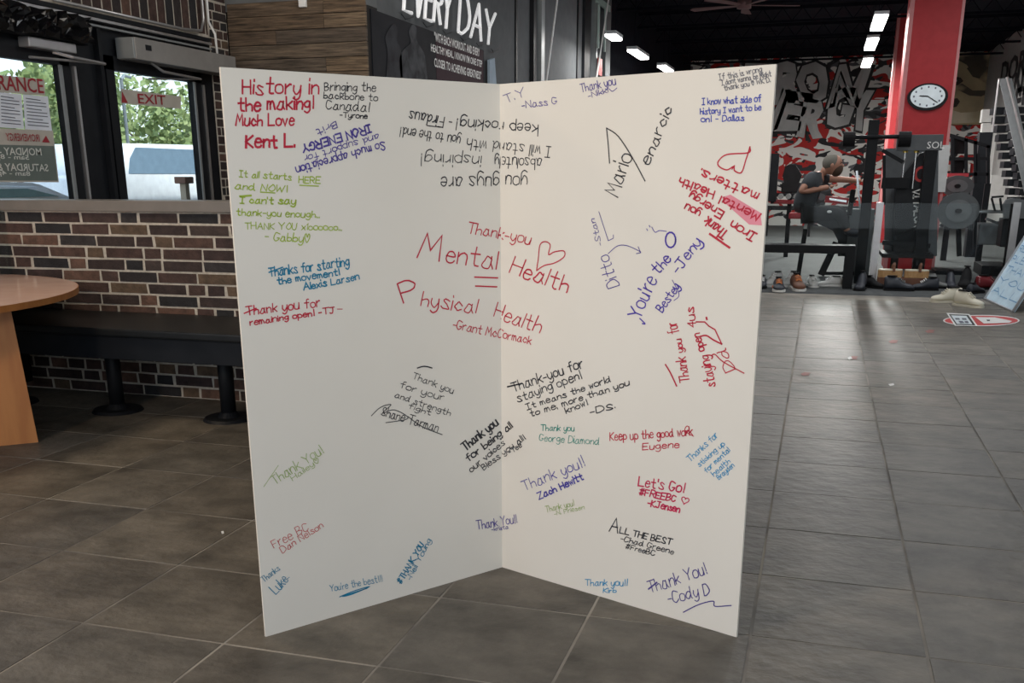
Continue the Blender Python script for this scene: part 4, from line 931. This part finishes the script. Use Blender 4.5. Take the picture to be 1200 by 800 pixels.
shoe('black shoe at the far left end of the row beside the board', sp(892, 338), toward, .38, 'darkshoe', 'blacksoft')
shoe('black ankle boot just right of the metal bench leg', sp(1008, 340.5), toward-.2, .36, 'darkshoe', 'blacksoft', 'boot', None)
shoe('low black shoe between the bench leg and the grey barrier post', sp(1023, 338.5), toward+.9, .32, 'blacksoft', 'blacksoft', 'mid', None)
def sandal(label, pos, ang, L=.31):
    t = thing('sandal', label, 'sandal', pos); W = .085; mt = Matrix.Translation(pos) @ Matrix.Rotation(ang, 4, 'Z')
    out = [(-.5, .6), (-.35, .95), (0, .8), (.25, 1), (.42, .8), (.5, .3)]
    def shp(z0_, z1_, k=1.): 
        bm = bmesh.new(); add_prism(bm, [(a_*L*k, b_*W*k, z0_) for a_, b_ in out]+[(a_*L*k, -b_*W*k, z0_) for a_, b_ in out[::-1]], (0, 0, z1_-z0_)); bmesh.ops.transform(bm, matrix=mt, verts=bm.verts[:]); return bm
    obj('sole', shp(0, .09), 'cork', t); obj('insole', shp(.09, .105, .97), 'cream', t)
    bm = bmesh.new(); add_path(bm, [(.1*L, -W, .08), (.12*L, -W*.6, .16), (.14*L, 0, .18), (.12*L, W*.6, .16), (.1*L, W, .08)], .018); bmesh.ops.transform(bm, matrix=mt, verts=bm.verts[:]); obj('strap', bm, 'brownshoe', t)
ps_ = sp(1039, 334); sandal('cork wedge sandal with pale insole beside the grey barrier post', Vector((ps_.x, 14.75, .16)), .1)
sandal('cork wedge sandal with pale insole, right one of the two behind the dark sneaker', Vector((ps_.x+.34, 14.75, .16)), .0)
bm = bx((ps_.x-.16, 14.67, .012), (ps_.x+.46, 14.84, .158), .01); o = obj('shoe_box', bm, 'brownshoe'); tag(o, 'low brown box under the cork sandals beside the grey barrier post', 'box')
shoe('dark blue sneaker in front of the cork sandals', sp(1053, 341.5), .05, .38, 'darkshoe', 'blacksoft', 'mid', 'greyshoe')
shoe('dark sneaker pointing left in the middle of the row', sp(1083, 341), PI+.1, .34, 'darkshoe', 'blacksoft', 'mid')
shoe('grey fleece-topped shoe behind the dark middle sneaker', sp(1096, 338.5), .1, .32, 'greyshoe', 'blacksoft', 'boot', None)
shoe('dark grey ankle boot right of the fleece-topped shoe', sp(1113, 338), toward, .34, 'darkshoe', 'blacksoft', 'boot', None)
shoe('black tall boot behind the right cream sneaker', sp(1130, 338), toward-.2, .42, 'blacksoft', 'blacksoft', 'boot', None)
shoe('black shoe between the tall boot and the burgundy shoe', sp(1143, 344.5), .9, .32, 'darkshoe', 'blacksoft', 'low', None)
shoe('glossy burgundy and black shoe beside the pale blue board', sp(1159, 339), .3, .38, 'burg', 'blacksoft', 'mid', 'burg')
shoe('cream sneaker standing on the tiles, left one of the cream pair', sp(1108, 354), PI+.25, .36, 'cream', 'cream', 'mid', 'cream')
shoe('cream sneaker standing on the tiles, right one of the cream pair', sp(1135, 359), -.7, .36, 'cream', 'cream', 'mid', 'cream')
shoe('pale grey shoe at the right edge behind the pale blue board', sp(1206, 348), .1, .34, 'whiteshoe', 'solewhite')
# ------------------------------------------------------------------ pale blue sandwich board at the right
P1, P2 = atZ(1154, 351), atZ(1187, 366)
top = Vector((1.6, 1.1, 0))
Ta = atY(1216, 255, P1.y+.42); lean_ = Vector((Ta.x-P1.x, Ta.y-P1.y, Ta.z))
sg = thing('sandwich_board', 'pale blue whiteboard leaning at the right edge, with faint blue writing', 'sign', P1)
nb = (P2-P1).cross(lean_).normalized(); nb = nb if nb.dot(EYE-P1) > 0 else -nb
obj('panel', add_prism(bmesh.new(), [P1, P2, P2+lean_, P1+lean_], -nb*.02), 'boardblue', sg)
bm = bmesh.new()
for a_, b_ in ((P1, P1+lean_), (P2, P2+lean_), (P1, P2), (P1+lean_, P2+lean_)): add_bar(bm, a_+nb*.004+Vector((0, 0, .006)), b_+nb*.004+Vector((0, 0, .006)), .028, .03)
obj('frame', bm, 'alu', sg)
bk = P1+Vector((.42, .55, 0)); bk2 = P2+Vector((.42, .55, 0))
bm = bmesh.new(); add_bar(bm, bk, P1+lean_, .03); add_bar(bm, bk2, P2+lean_, .03); obj('back_leg', bm, 'alu', sg)
bm = bmesh.new(); rnd = random.Random(8)
eu = (P2-P1).normalized(); el = lean_.normalized(); wdt_ = (P2-P1).length
for k, s_ in enumerate(('MASKS', 'REQUIRED', 'PLEASE', 'THANK', 'YOU', 'ALL')):
    pls, W = layout(s_, rnd); 
    for pl in pls: ribbon(bm, [P1+eu*(.06+(wdt_-.14)*u/W)+el*(.12+.15*(5-k)+v/8*.085)+nb*.003 for u, v in pl], .012, nb)
o = obj('faint_writing', bm, None, sg); o.data.materials.append(mat('faint_blue_marker', (.16, .36, .58), .6))
# ------------------------------------------------------------------ floor decals
def decal(name, label, pts_list, cat='decal', group=None):
    c = atZ(*pts_list[0][0][0]); t = thing(name, label, cat, (c.x, c.y, .002), group)
    for i, (pts, m_, nm) in enumerate(pts_list):
        P_ = [atZ(*q, z=0) for q in pts] if False else [atZ(q[0], q[1], .003+i*.0012) for q in pts]
        obj(nm, add_prism(bmesh.new(), P_, (0, 0, .0008)), m_, t)
def ell(cx_, cy_, rx_, ry_, n=28, a0=0, a1=2*PI): return [(cx_+rx_*math.cos(a0+(a1-a0)*k/n), cy_+ry_*math.sin(a0+(a1-a0)*k/n)) for k in range(n)]
decal('floor_sticker', 'red and white oval floor sticker with a black-framed label on the tiles', [
    (ell(1150, 375.5, 45, 6.6), 'solewhite', 'outline'), (ell(1150, 375.5, 43, 5.6), 'redbright', 'red_field'),
    ([(1109, 366.5), (1136, 368), (1146, 382), (1119, 381.5)], 'solewhite', 'label_border'), ([(1112, 368), (1134.5, 368.8), (1143, 381), (1120.5, 380.6)], 'black', 'label_frame'), ([(1114.5, 369.4), (1132.5, 370), (1139.5, 379.8), (1121.5, 379.4)], 'clockface', 'label'),
    ([(1143, 371.5), (1166, 371.8), (1186, 376), (1183, 378), (1153, 379)], 'solewhite', 'letter_shape'), ([(1156, 374.5), (1160, 374.5), (1160, 376), (1157, 376)], 'black', 'letter_counter'),
    ([(1119, 372.5), (1124, 372.6), (1125, 374.4), (1120, 374.3)], 'ink', 'letter_shape'), ([(1127, 372.5), (1132, 372.8), (1133, 374.6), (1128, 374.5)], 'ink', 'letter_shape'), ([(1123, 375.8), (1128, 376), (1130, 378.2), (1125, 378)], 'ink', 'letter_shape'), ([(1130, 376), (1134, 376), (1135.5, 378.2), (1131.5, 378.2)], 'ink', 'letter_shape')])
for (x_, y_, lb, m_) in ((1090, 388, 'faded red floor mark nearest the oval sticker', 'red'), (1047, 400, 'faded red floor mark second from the oval sticker', 'red'), (1000, 419, 'faded red and white floor mark, third from the oval sticker', 'redbright'), (944, 438, 'faded red floor mark closest to the board', 'red')):
    fm = [(x_-6, y_), (x_-1, y_-2), (x_+6, y_-1.2), (x_+3, y_+.6), (x_+5, y_+1.6), (x_-3, y_+2)]
    l_ = [(fm, 'faded', 'mark')]
    M.setdefault('faded', mat('faded_red_print', (.24, .07, .06), .6))
    if x_ == 1000: l_.append(([(993, 419), (997, 417.4), (999, 420), (995, 421.5)], 'solewhite', 'white_fleck'))
    decal('floor_mark', lb, l_, 'decal', 'faded red floor marks')
decal('paper_scrap', 'tiny white scrap on the tiles below the faded red marks', [([(1041, 450), (1047, 449), (1048, 451), (1043, 452)], 'solewhite', 'scrap')], 'scrap')
decal('paper_scrap', 'tiny white scrap on the tiles left of the board', [([(259, 622.5), (262, 622), (262.5, 625), (260, 625.5)], 'solewhite', 'scrap')], 'scrap')
# ------------------------------------------------------------------ gym machines
def gp(px, py, Y): return atY(px, py, Y)
def bar(bm, a, b, Y, w_, wy=None): return add_bar(bm, gp(*a, Y), gp(*b, Y), w_, wy)
def ground_bar(bm, px, pytop, Y, w_): p = gp(px, pytop, Y); add_bar(bm, (p.x, Y, 0), (p.x, Y, p.z), w_)
YM = 15.35
cs = thing('cable_machine', 'tall black cable machine with twin chrome rods in front of the red column', 'gym machine', (1.1, YM, 0))
def up_(px, top, Y, w_, d_, nm='upright', m_='blackmetal', par=None, z0_=0.):
    p = gp(px, top, Y); return obj(nm, bx((p.x-w_/2, Y, z0_), (p.x+w_/2, Y+d_, p.z), .006), m_, par or cs)
up_(1025, 140, YM, .14, .14)
up_(1022, 158, YM+1.2, .10, .1)
up_(1094, 158, YM, .16, .14); up_(1056, 235, YM+.3, .10, .12)
a_, b_ = gp(990, 158, YM), gp(1066, 163, YM)
bm = bmesh.new(); add_tube(bm, (a_.x, YM-.04, (a_.z+b_.z)/2), (b_.x, YM-.04, (a_.z+b_.z)/2), .028); obj('top_bar', bm, 'blackmetal', cs)
for px_ in (995, 1060):
    p = gp(px_, 163, YM); bm = bmesh.new(); add_tube(bm, (p.x-.08, YM-.04, p.z), (p.x+.08, YM-.04, p.z), .10, seg=18); obj('pulley_cover', bm, 'blacksoft', cs)
obj('header_plate', bxp(1052, 158, 1104, 176, YM-.02, .12, .006), 'wallgrey', cs)
text('lettering', 'SOL', 'white', gp(1086, 174, YM-.03), (1, 0, 0), U_, .09, None, cs, .002)
for px_ in (1061, 1074):
    p = gp(px_, 178, YM+.1); q_ = gp(px_-3, 208+(13 if px_ > 1070 else 0), YM+.1)
    bm = bmesh.new(); add_tube(bm, (p.x, YM+.1, q_.z), (p.x, YM+.1, p.z), .014); obj('guide_rod', bm, 'silver', cs)
    bm = bmesh.new(); add_tube(bm, (p.x, YM+.1, p.z-.01), (p.x, YM+.1, p.z+.05), .035); obj('rod_collar', bm, 'gold', cs)
obj('weight_shroud', add_prism(bmesh.new(), [gp(1078, 180, YM+.25), gp(1090, 176, YM+.25), gp(1088, 300, YM+.25), gp(1046, 300, YM+.25), gp(1050, 216, YM+.25)], (0, .3, 0)), 'black', cs)
obj('rear_panel', add_prism(bmesh.new(), [gp(1038, 174, YM+.7), gp(1100, 172, YM+.7), gp(1098, 300, YM+.7), gp(1036, 300, YM+.7)], (0, .05, 0)), 'wallgrey', cs)
obj('crossmember', bxp(1034, 208, 1064, 221, YM+.1, .1, .005), 'blackmetal', cs)
bm = bmesh.new(); bar(bm, (1034, 176), (1058, 190), YM+.05, .05); bar(bm, (1036, 182), (1036, 240), YM+.05, .04); obj('arm', bm, 'blackmetal', cs)
bm = bmesh.new(); bar(bm, (1086, 262), (1050, 278), YM+.05, .05); bar(bm, (1034, 284), (1090, 288), YM+.05, .06); bar(bm, (1036, 298), (1090, 298), YM+.05, .05); obj('lower_brace', bm, 'blackmetal', cs)
obj('foot', bxp(1034, 297, 1094, 303, YM-.1, .8), 'blackmetal', cs)
bm = bmesh.new(); R0 = gp(1079, 203, YM-.03)
for k, ch in enumerate('VITALOR'):
    pls, W = layout(ch, random.Random(k), 0); p = gp(1077+k*.3, 222+k*6.6, YM-.005)
    for pl in pls: ribbon(bm, [Vector((p.x-.055+v/8*.10, YM+.235, p.z-u/5*.06)) for u, v in pl], .018, (0, -1, 0))
o = obj('vertical_lettering', bm, 'white', cs)
bm = bmesh.new(); p = gp(1079, 204, YM+.24)
for k in range(14):
    pass
ribbon(bm, [Vector((p.x+.07*math.cos(t_), YM+.235, p.z+.09*math.sin(t_))) for t_ in [1.2+k*.3 for k in range(15)]], .035, (0, -1, 0)); obj('red_logo', bm, 'redbright', cs)
# seated row machine with its man
YR = 16.4
rw = thing('row_machine', 'seated row machine with a red seat under the bearded man', 'gym machine', gp(945, 287, YR))
sA, sB = gp(925, 249, YR), gp(947, 256, YR)
obj('seat', bx((sA.x, YR-.2, sB.z), (sB.x, YR+.2, sA.z), .02), 'redvinyl', rw)
bm = bmesh.new(); add_bar(bm, gp(946, 256, YR), gp(943, 270, YR), .05); obj('post_collar', bm, 'white', rw)
pb_ = gp(938, 290, YR); bm = bmesh.new(); add_bar(bm, gp(944, 268, YR), Vector((pb_.x, YR, 0)), .07); obj('seat_post', bm, 'blackmetal', rw)
bm = bmesh.new(); add_prism(bm, [gp(950, 257, YR), gp(1000, 257, YR), gp(1002, 300, YR), gp(982, 300, YR), gp(982, 282, YR), gp(976, 270, YR), gp(960, 263, YR)], (0, .25, 0)); obj('base_shroud', bm, 'black', rw)
obj('stack_tower', bxp(996, 245, 1018, 322, YR-.1, .5, .01), 'wallgrey', rw)
bm = bmesh.new(); bar(bm, (962, 322), (980, 284), YR-.1, .10); bar(bm, (962, 320), (1005, 320), YR-.1, .05); obj('frame', bm, 'blackmetal', rw)
bm = bmesh.new(); bar(bm, (1000, 222), (995, 252), YR, .07, .2); obj('chest_pad', bm, 'blacksoft', rw)
bm = bmesh.new(); bar(bm, (1004, 200), (1008, 245), YR, .03); bar(bm, (972, 233), (992, 236), YR, .03); obj('lever', bm, 'silver', rw)
bm = bmesh.new(); bar(bm, (967, 233), (994, 236), YR+.3, .1); obj('red_pad', bm, 'redvinyl', rw)
# machine with black pads behind, left
bp_ = thing('pad_machine', 'dark machine with a black upright pad and dumbbell-like rollers left of the man', 'gym machine', gp(920, 250, 20))
bm = bmesh.new(); add_prism(bm, smooth([gp(917, 206, 20).to_tuple()[0::2], gp(922, 192, 20).to_tuple()[0::2], gp(931, 192, 20).to_tuple()[0::2], gp(940, 205, 20).to_tuple()[0::2], gp(936, 215, 20).to_tuple()[0::2], gp(917, 215, 20).to_tuple()[0::2]], 1) and [gp(*q, 20) for q in ((917, 206), (920, 195), (926, 192), (933, 194), (940, 205), (936, 215), (919, 215))], (0, .2, 0)); obj('back_pad', bm, 'blacksoft', bp_)
obj('seat_pad', bxp(916, 214, 938, 226, 20, .3, .02), 'blacksoft', bp_); obj('red_rail', bxp(903, 234, 936, 239, 20, .3, .01), 'redvinyl', bp_)
bm = bmesh.new(); bar(bm, (905, 228), (936, 228), 20, .06); bar(bm, (907, 180), (903, 236), 20, .2); bar(bm, (897, 222), (906, 238), 20, .06); ground_bar(bm, 926, 228, 20.1, .08); obj('frame', bm, 'blackmetal', bp_)
for px_ in (915, 924, 933):
    p = gp(px_, 230, 19.9); bm = bmesh.new(); add_tube(bm, (p.x, 19.8, p.z), (p.x, 20, p.z), .05); obj('roller', bm, 'greyshoe', bp_)
o = obj('low_rail', bx((gp(897, 245, 27).x-1, 27, gp(900, 246, 27).z), (gp(1020, 245, 27).x, 27.1, gp(900, 241, 27).z)), 'blackmetal'); tag(o, 'dark low rail along the back of the gym behind the man', 'rail')
bm = bmesh.new()
for px_ in (900, 950, 1000): ground_bar(bm, px_, 246, 27.05, .06)
obj('post', bm, 'blackmetal', o)
# rear bars
# squat rack, plates
YK = 20.
sr = thing('squat_rack', 'black cage rack holding plates right of the red column', 'gym rack', gp(1135, 240, YK))
for (a_, b_) in (((1116, 160), (1116, 215)), ((1132, 162), (1132, 215)), ((1143, 165), (1143, 215)), ((1158, 170), (1158, 215)), ((1112, 158), (1160, 172)), ((1112, 186), (1158, 186)), ((1114, 204), (1158, 204)), ((1146, 180), (1146, 200))):
    bm = bmesh.new(); bar(bm, a_, b_, YK, .055); obj('bar', bm, 'blackmetal', sr)
for px_ in (1116, 1158):
    p = gp(px_, 215, YK); obj('leg', bx((p.x-.05, YK, 0), (p.x+.05, YK+.06, p.z)), 'blackmetal', sr)
p = gp(1122, 218, YK); obj('plate_peg', bx((p.x-.03, 19.26, p.z-.03), (p.x+.03, YK+.05, p.z+.03)), 'blackmetal', sr)
obj('pin_block', bxp(1117, 162, 1130, 180, YK+.05, .2), 'blacksoft', sr); obj('pin_block', bxp(1117, 186, 1129, 203, YK+.05, .2), 'blacksoft', sr)
obj('red_shelf', bxp(1111, 203, 1135, 207, YK-.05, .2), 'redvinyl', sr)
for (a_, b_, c_, d_, m_, lb) in ((1131, 166, 1143, 182, 'white', 'white board square, upper left of those behind the rack'), (1147, 168, 1155, 180, 'white', 'white board square, upper right of those behind the rack'), (1127, 192, 1136, 205, 'white', 'white board square, lower left of those behind the rack'), (1144, 192, 1150, 203, 'white', 'white board square, lower right of those behind the rack'), (1130, 181, 1143, 185, 'redbright', 'red strip behind the rack')):
    o = obj('wall_board', bxp(a_, b_, c_, d_, YB-.12, .05), m_); tag(o, lb, 'board', 'squares on the back wall behind the rack')
def plate(label, px, py, Y, rx_, rz_, th=.06, par=None):
    p = gp(px, py, Y); t = thing('weight_plate', label, 'weight plate', p)
    bm = bmesh.new(); add_disc(bm, (p.x, Y, p.z), 'y', rx_, th, rz_, 36); obj('disc', bm, 'plate', t)
    bm = bmesh.new(); add_disc(bm, (p.x, Y-.012, p.z), 'y', rx_*.62, .012, rz_*.62, 32); obj('raised_ring', bm, 'wallgrey2', t)
    bm = bmesh.new(); add_disc(bm, (p.x, Y-.03, p.z), 'y', .05, .03, .035, 16); obj('hub', bm, 'blacksoft', t)
plate('grey oval weight plate hanging on the rack below the black cage', 1122, 218, 19.2, .265, .175)
plate('large dark weight plate standing low behind the glass barrier', 1123, 247, 17.0, .30, .27)
hs_ = thing('plate_tree', 'low dark plate stand behind the glass barrier, right of the cable machine', 'gym rack', gp(1120, 280, 17.3))
bm = bmesh.new(); bar(bm, (1110, 262), (1140, 265), 17.3, .06); bar(bm, (1122, 225), (1124, 300), 17.3, .07); obj('frame', bm, 'blackmetal', hs_)
obj('foot', bx((gp(1100, 290, 17).x, 17.1, 0), (gp(1118, 290, 17).x+.3, 17.7, .06)), 'blackmetal', hs_)
# flat bench and low equipment right
fb = thing('flat_bench', 'low dark bench with chrome handles beyond the glass barrier on the right', 'gym bench', gp(1150, 285, 17.5))
obj('pad', bxp(1137, 246, 1178, 250, 17.5, .35, .01), 'silver', fb)
bm = bmesh.new(); bar(bm, (1155, 256), (1168, 261), 17.4, .04); bar(bm, (1168, 261), (1190, 260), 17.4, .05); obj('handle', bm, 'silver', fb)
obj('body', bxp(1148, 262, 1170, 287, 17.5, .5, .02), 'wallgrey', fb)
bm = bmesh.new(); bar(bm, (1143, 250), (1142, 292), 17.5, .05); bar(bm, (1162, 232), (1166, 247), 17.5, .03); bar(bm, (1172, 232), (1174, 247), 17.5, .03); bar(bm, (1162, 231), (1176, 230), 17.5, .03); obj('frame', bm, 'blackmetal', fb)
obj('floor_step', bx((gp(1152, 285, 17.2).x, 17.0, 0), (gp(1186, 285, 17.2).x, 17.9, .16), .01), 'blackmetal', fb)
pd = thing('upright_pad', 'rounded dark grey upright pad beside the staircase foot', 'gym machine', gp(1186, 270, 16.3))
bm = bmesh.new(); add_prism(bm, [gp(1177, 256, 16.3), gp(1176, 240, 16.3), gp(1180, 234, 16.3), gp(1188, 232, 16.3), gp(1200, 234, 16.3), gp(1204, 256, 16.3)], (0, .12, 0)); obj('pad', bm, 'wallgrey', pd)
obj('base', bxp(1176, 256, 1204, 290, 16.35, .4, .02), 'black', pd)
bm = bmesh.new(); p = gp(1190, 290, 16.5); add_bar(bm, (p.x, 16.6, 0), (p.x, 16.6, p.z), .1); obj('post', bm, 'blackmetal', pd)
# dark pillar and stairs
p0_, p1_ = gp(1150, 155, 21), gp(1164, 155, 21)
struct('wall_dark_pillar', bx((p0_.x-.02, 21, 0), (p1_.x, 21.3, p0_.z)), 'black')
stp = thing('staircase', 'black-treaded staircase with a grey steel stringer against the light grey wall', 'stairs', (gp(1185, 150, 22).x, 22, 0))
YT = 22.
A_, B_ = gp(1171, 92, YT), gp(1203, 236, YT)
off_ = Vector((.22, 0, 0))
dirn = (B_-A_)
foot_ = A_+dirn*(A_.z/(A_.z-B_.z)) if A_.z > B_.z else B_
obj('stringer', add_prism(bmesh.new(), [A_, A_+off_, foot_+off_, foot_], (0, .06, 0)), 'steelgrey', stp)
bm = bmesh.new(); add_tube(bm, A_+Vector((.12, -.06, .02)), foot_+Vector((.2, -.06, .02)), .03); obj('handrail', bm, 'alu', stp)
bm = bmesh.new(); add_tube(bm, (A_.x, YT, A_.z-1.7), (A_.x, YT, A_.z), .02); obj('post', bm, 'alu', stp)
for k in range(13):
    z_ = gp(1185, 126+k*9.5, YT+.3).z; p = gp(1180+k*1.3, 126+k*9.5, YT+.3)
    zn_ = gp(1185, 135.5+k*9.5, YT+.3).z; obj('tread', bx((p.x, YT+.1, zn_+.025), (X5-.01, YT+.6, z_)), 'black', stp)
    obj('tread_edge', bx((p.x, YT+.09, z_), (X5-.01, YT+.115, z_+.025)), 'rightwall', stp)
for k in range(11):
    p = gp(1164+k*2.0, 126+k*10.5, YT+.9); obj('tread', bx((p.x, YT+.8, p.z-.13), (p.x+.22, YT+1.3, p.z)), 'black', stp)
for k, (a_, b_, c_, d_) in enumerate(((1152, 128, 1164, 143), (1152, 144, 1168, 158))):
    o = obj('white_block', bxp(a_, b_, c_, d_, 25+k*.02, .3), 'rightwall'); tag(o, ('upper' if k == 0 else 'lower')+' pale block beside the top of the stairs', 'block')
    if k: o.data.transform(Matrix.Translation((0, 0, 0)))
    if k:
        for v in o.data.vertices:
            if v.co.z < gp(1160, 150, 25).z: v.co.z = 0.
o = obj('white_wall_panel', bxp(1162, 205, 1178, 250, 24.5, .1), 'rightwall'); tag(o, 'pale panel behind the lower stairs', 'panel')
# writing on the right wall
for k, (s_, a_, b_) in enumerate((('DORES', (1171, 103), (1216, 80)), ('ONES', (1174, 122), (1214, 106)), ('BEFU', (1178, 139), (1216, 131)))):
    A2_, B2_ = atX(*a_, X5-.01), atX(*b_, X5-.01)
    wt = text('trim_3%d' % k, s_, 'graffblack', A2_, (0, -1, 0), U_, .62, abs(A2_.y-B2_.y), None, .004, bold=.03); wt['kind'] = 'structure'
# ------------------------------------------------------------------ the seated man
YP = YR-.02
hip = gp(944, 249, YP); man = thing('person', 'bearded man in a grey t-shirt and black pants seated and rowing', 'person', (hip.x, YP, 0))
def J(px, py, dy=0.): return gp(px, py, YP+dy)
def skin(name, joints, edges, m_, root=0, sub=2, parent=None):
    me = bpy.data.meshes.new(name); me.from_pydata([j[0] for j in joints], edges, []); o = link(name, me, m_, parent or man)
    md = o.modifiers.new('skin', 'SKIN'); md.use_smooth_shade = True
    for i, j in enumerate(joints):
        r_ = j[1]; me.skin_vertices[0].data[i].radius = r_ if isinstance(r_, tuple) else (r_, r_)
    me.skin_vertices[0].data[root].use_root = True
    sb_ = o.modifiers.new('sub', 'SUBSURF'); sb_.levels = sb_.render_levels = sub
    dg = bpy.context.evaluated_depsgraph_get(); dg.update(); nm = bpy.data.meshes.new_from_object(o.evaluated_get(dg)); o.modifiers.clear(); o.data = nm
    for p_ in nm.polygons: p_.use_smooth = True
    return o
pel, sp1, chest, nk, hd = J(942, 245), J(944, 230), J(951, 214), J(963, 203), J(971, 196)
sl, el_, hl_ = J(951, 210, -.2), J(937, 225, -.28), J(972, 219, -.12)      # near arm
sr_, er, hr = J(962, 209, .2), J(985, 210, .22), J(1010, 212, .12)      # far arm
hj, kn, an_ = J(948, 250, -.1), J(985, 250, -.14), J(992, 270, -.14)
hj2, kn2, an2 = J(948, 250, .1), J(986, 247, .16), J(993, 268, .16)
ft, ft2 = J(1001, 272, -.14), J(1002, 270, .16)
js = [(pel, .12), (sp1, .13), (chest, .14), (nk, .07), (sl, .08), (el_, .055), (hl_, .04), (sr_, .08), (er, .05), (hr, .04), (hj, .09), (kn, .075), (an_, .045), (hj2, .09), (kn2, .075), (an2, .045), (hd, .07), (ft, .04), (ft2, .04)]
ed = [(0, 1), (1, 2), (2, 3), (2, 4), (4, 5), (5, 6), (2, 7), (7, 8), (8, 9), (0, 10), (10, 11), (11, 12), (0, 13), (13, 14), (14, 15), (3, 16), (12, 17), (15, 18)]
skin('body', js, ed, 'skin')
mid1 = sl.lerp(el_, .72); mid2 = sr_.lerp(er, .55)
skin('t_shirt', [(J(942, 252), .205), (J(943, 234), .19), (J(950, 215), .20), (J(958, 206), .12), (sl, .105), (mid1, .09), (sr_, .10), (mid2, .085)], [(0, 1), (1, 2), (2, 3), (2, 4), (4, 5), (2, 6), (6, 7)], 'shirt')
skin('pants', [(J(944, 251), .155), (hj, .13), (kn, .10), (an_, .075), (hj2, .13), (kn2, .10), (an2, .075)], [(0, 1), (1, 2), (2, 3), (0, 4), (4, 5), (5, 6)], 'pants')
def ellipsoid(name, c, r, m_, rot=0, par=None, seg=20):
    bm = bmesh.new(); bmesh.ops.create_uvsphere(bm, u_segments=seg, v_segments=14, radius=1)
    mt = Matrix.Translation(c) @ Matrix.Rotation(rot, 4, 'Y') @ Matrix.Diagonal((*r, 1)); bmesh.ops.transform(bm, matrix=mt, verts=bm.verts[:]); return obj(name, bm, m_, par or man, True)
hc = J(976, 193)
head = ellipsoid('head', hc, (.135, .105, .15), 'skin', .35)
ellipsoid('hair', hc+Vector((-.02, 0, .025)), (.135, .112, .135), 'hair', .5, head)
ellipsoid('beard', hc+Vector((.065, 0, -.075)), (.085, .092, .10), 'beard', .5, head)
ellipsoid('brow', hc+Vector((.118, 0, .035)), (.02, .07, .012), 'beard', .3, head, 10)
ellipsoid('nose', hc+Vector((.14, 0, -.015)), (.028, .018, .025), 'skin', .5, head, 10)
ellipsoid('ear', hc+Vector((-.01, -.105, -.01)), (.025, .012, .035), 'skin', .2, head, 10)
ellipsoid('eye', hc+Vector((.105, -.055, .02)), (.012, .012, .009), 'black', 0, head, 8)
ellipsoid('mouth', hc+Vector((.128, 0, -.06)), (.02, .03, .008), 'redvinyl', .3, head, 8)
def handf(c, dirv):
    dirv = dirv.normalized(); sdv = Vector((0, 1, 0)); upv = dirv.cross(sdv)
    js_ = [(c, .035), (c+dirv*.06, .038)]; es_ = [(0, 1)]
    h_ = skin('hand', js_, es_, 'skin', 0, 1)
    for k in range(4):
        b0 = c+dirv*.085+sdv*(-.036+.024*k); L_ = (.05, .06, .055, .042)[k]
        skin('finger', [(b0, .012), (b0+dirv*L_*.6, .011), (b0+dirv*L_*.5-upv*L_*.7*(-1), .009)], [(0, 1), (1, 2)], 'skin', 0, 1, h_)
    b0 = c+dirv*.03-sdv*.04; skin('finger', [(b0, .013), (b0+dirv*.03-sdv*.02, .012), (b0+dirv*.05+upv*.03, .01)], [(0, 1), (1, 2)], 'skin', 0, 1, h_)
handf(hl_, hl_-el_); handf(hr, hr-er)
for (f_, lb) in ((ft, 0), (ft2, 1)): ellipsoid('sneaker', f_+Vector((.0, 0, -.01)), (.15, .06, .06), 'darkshoe', .1)
ellipsoid('pants_logo', J(972, 248, -.25), (.035, .01, .02), 'white')
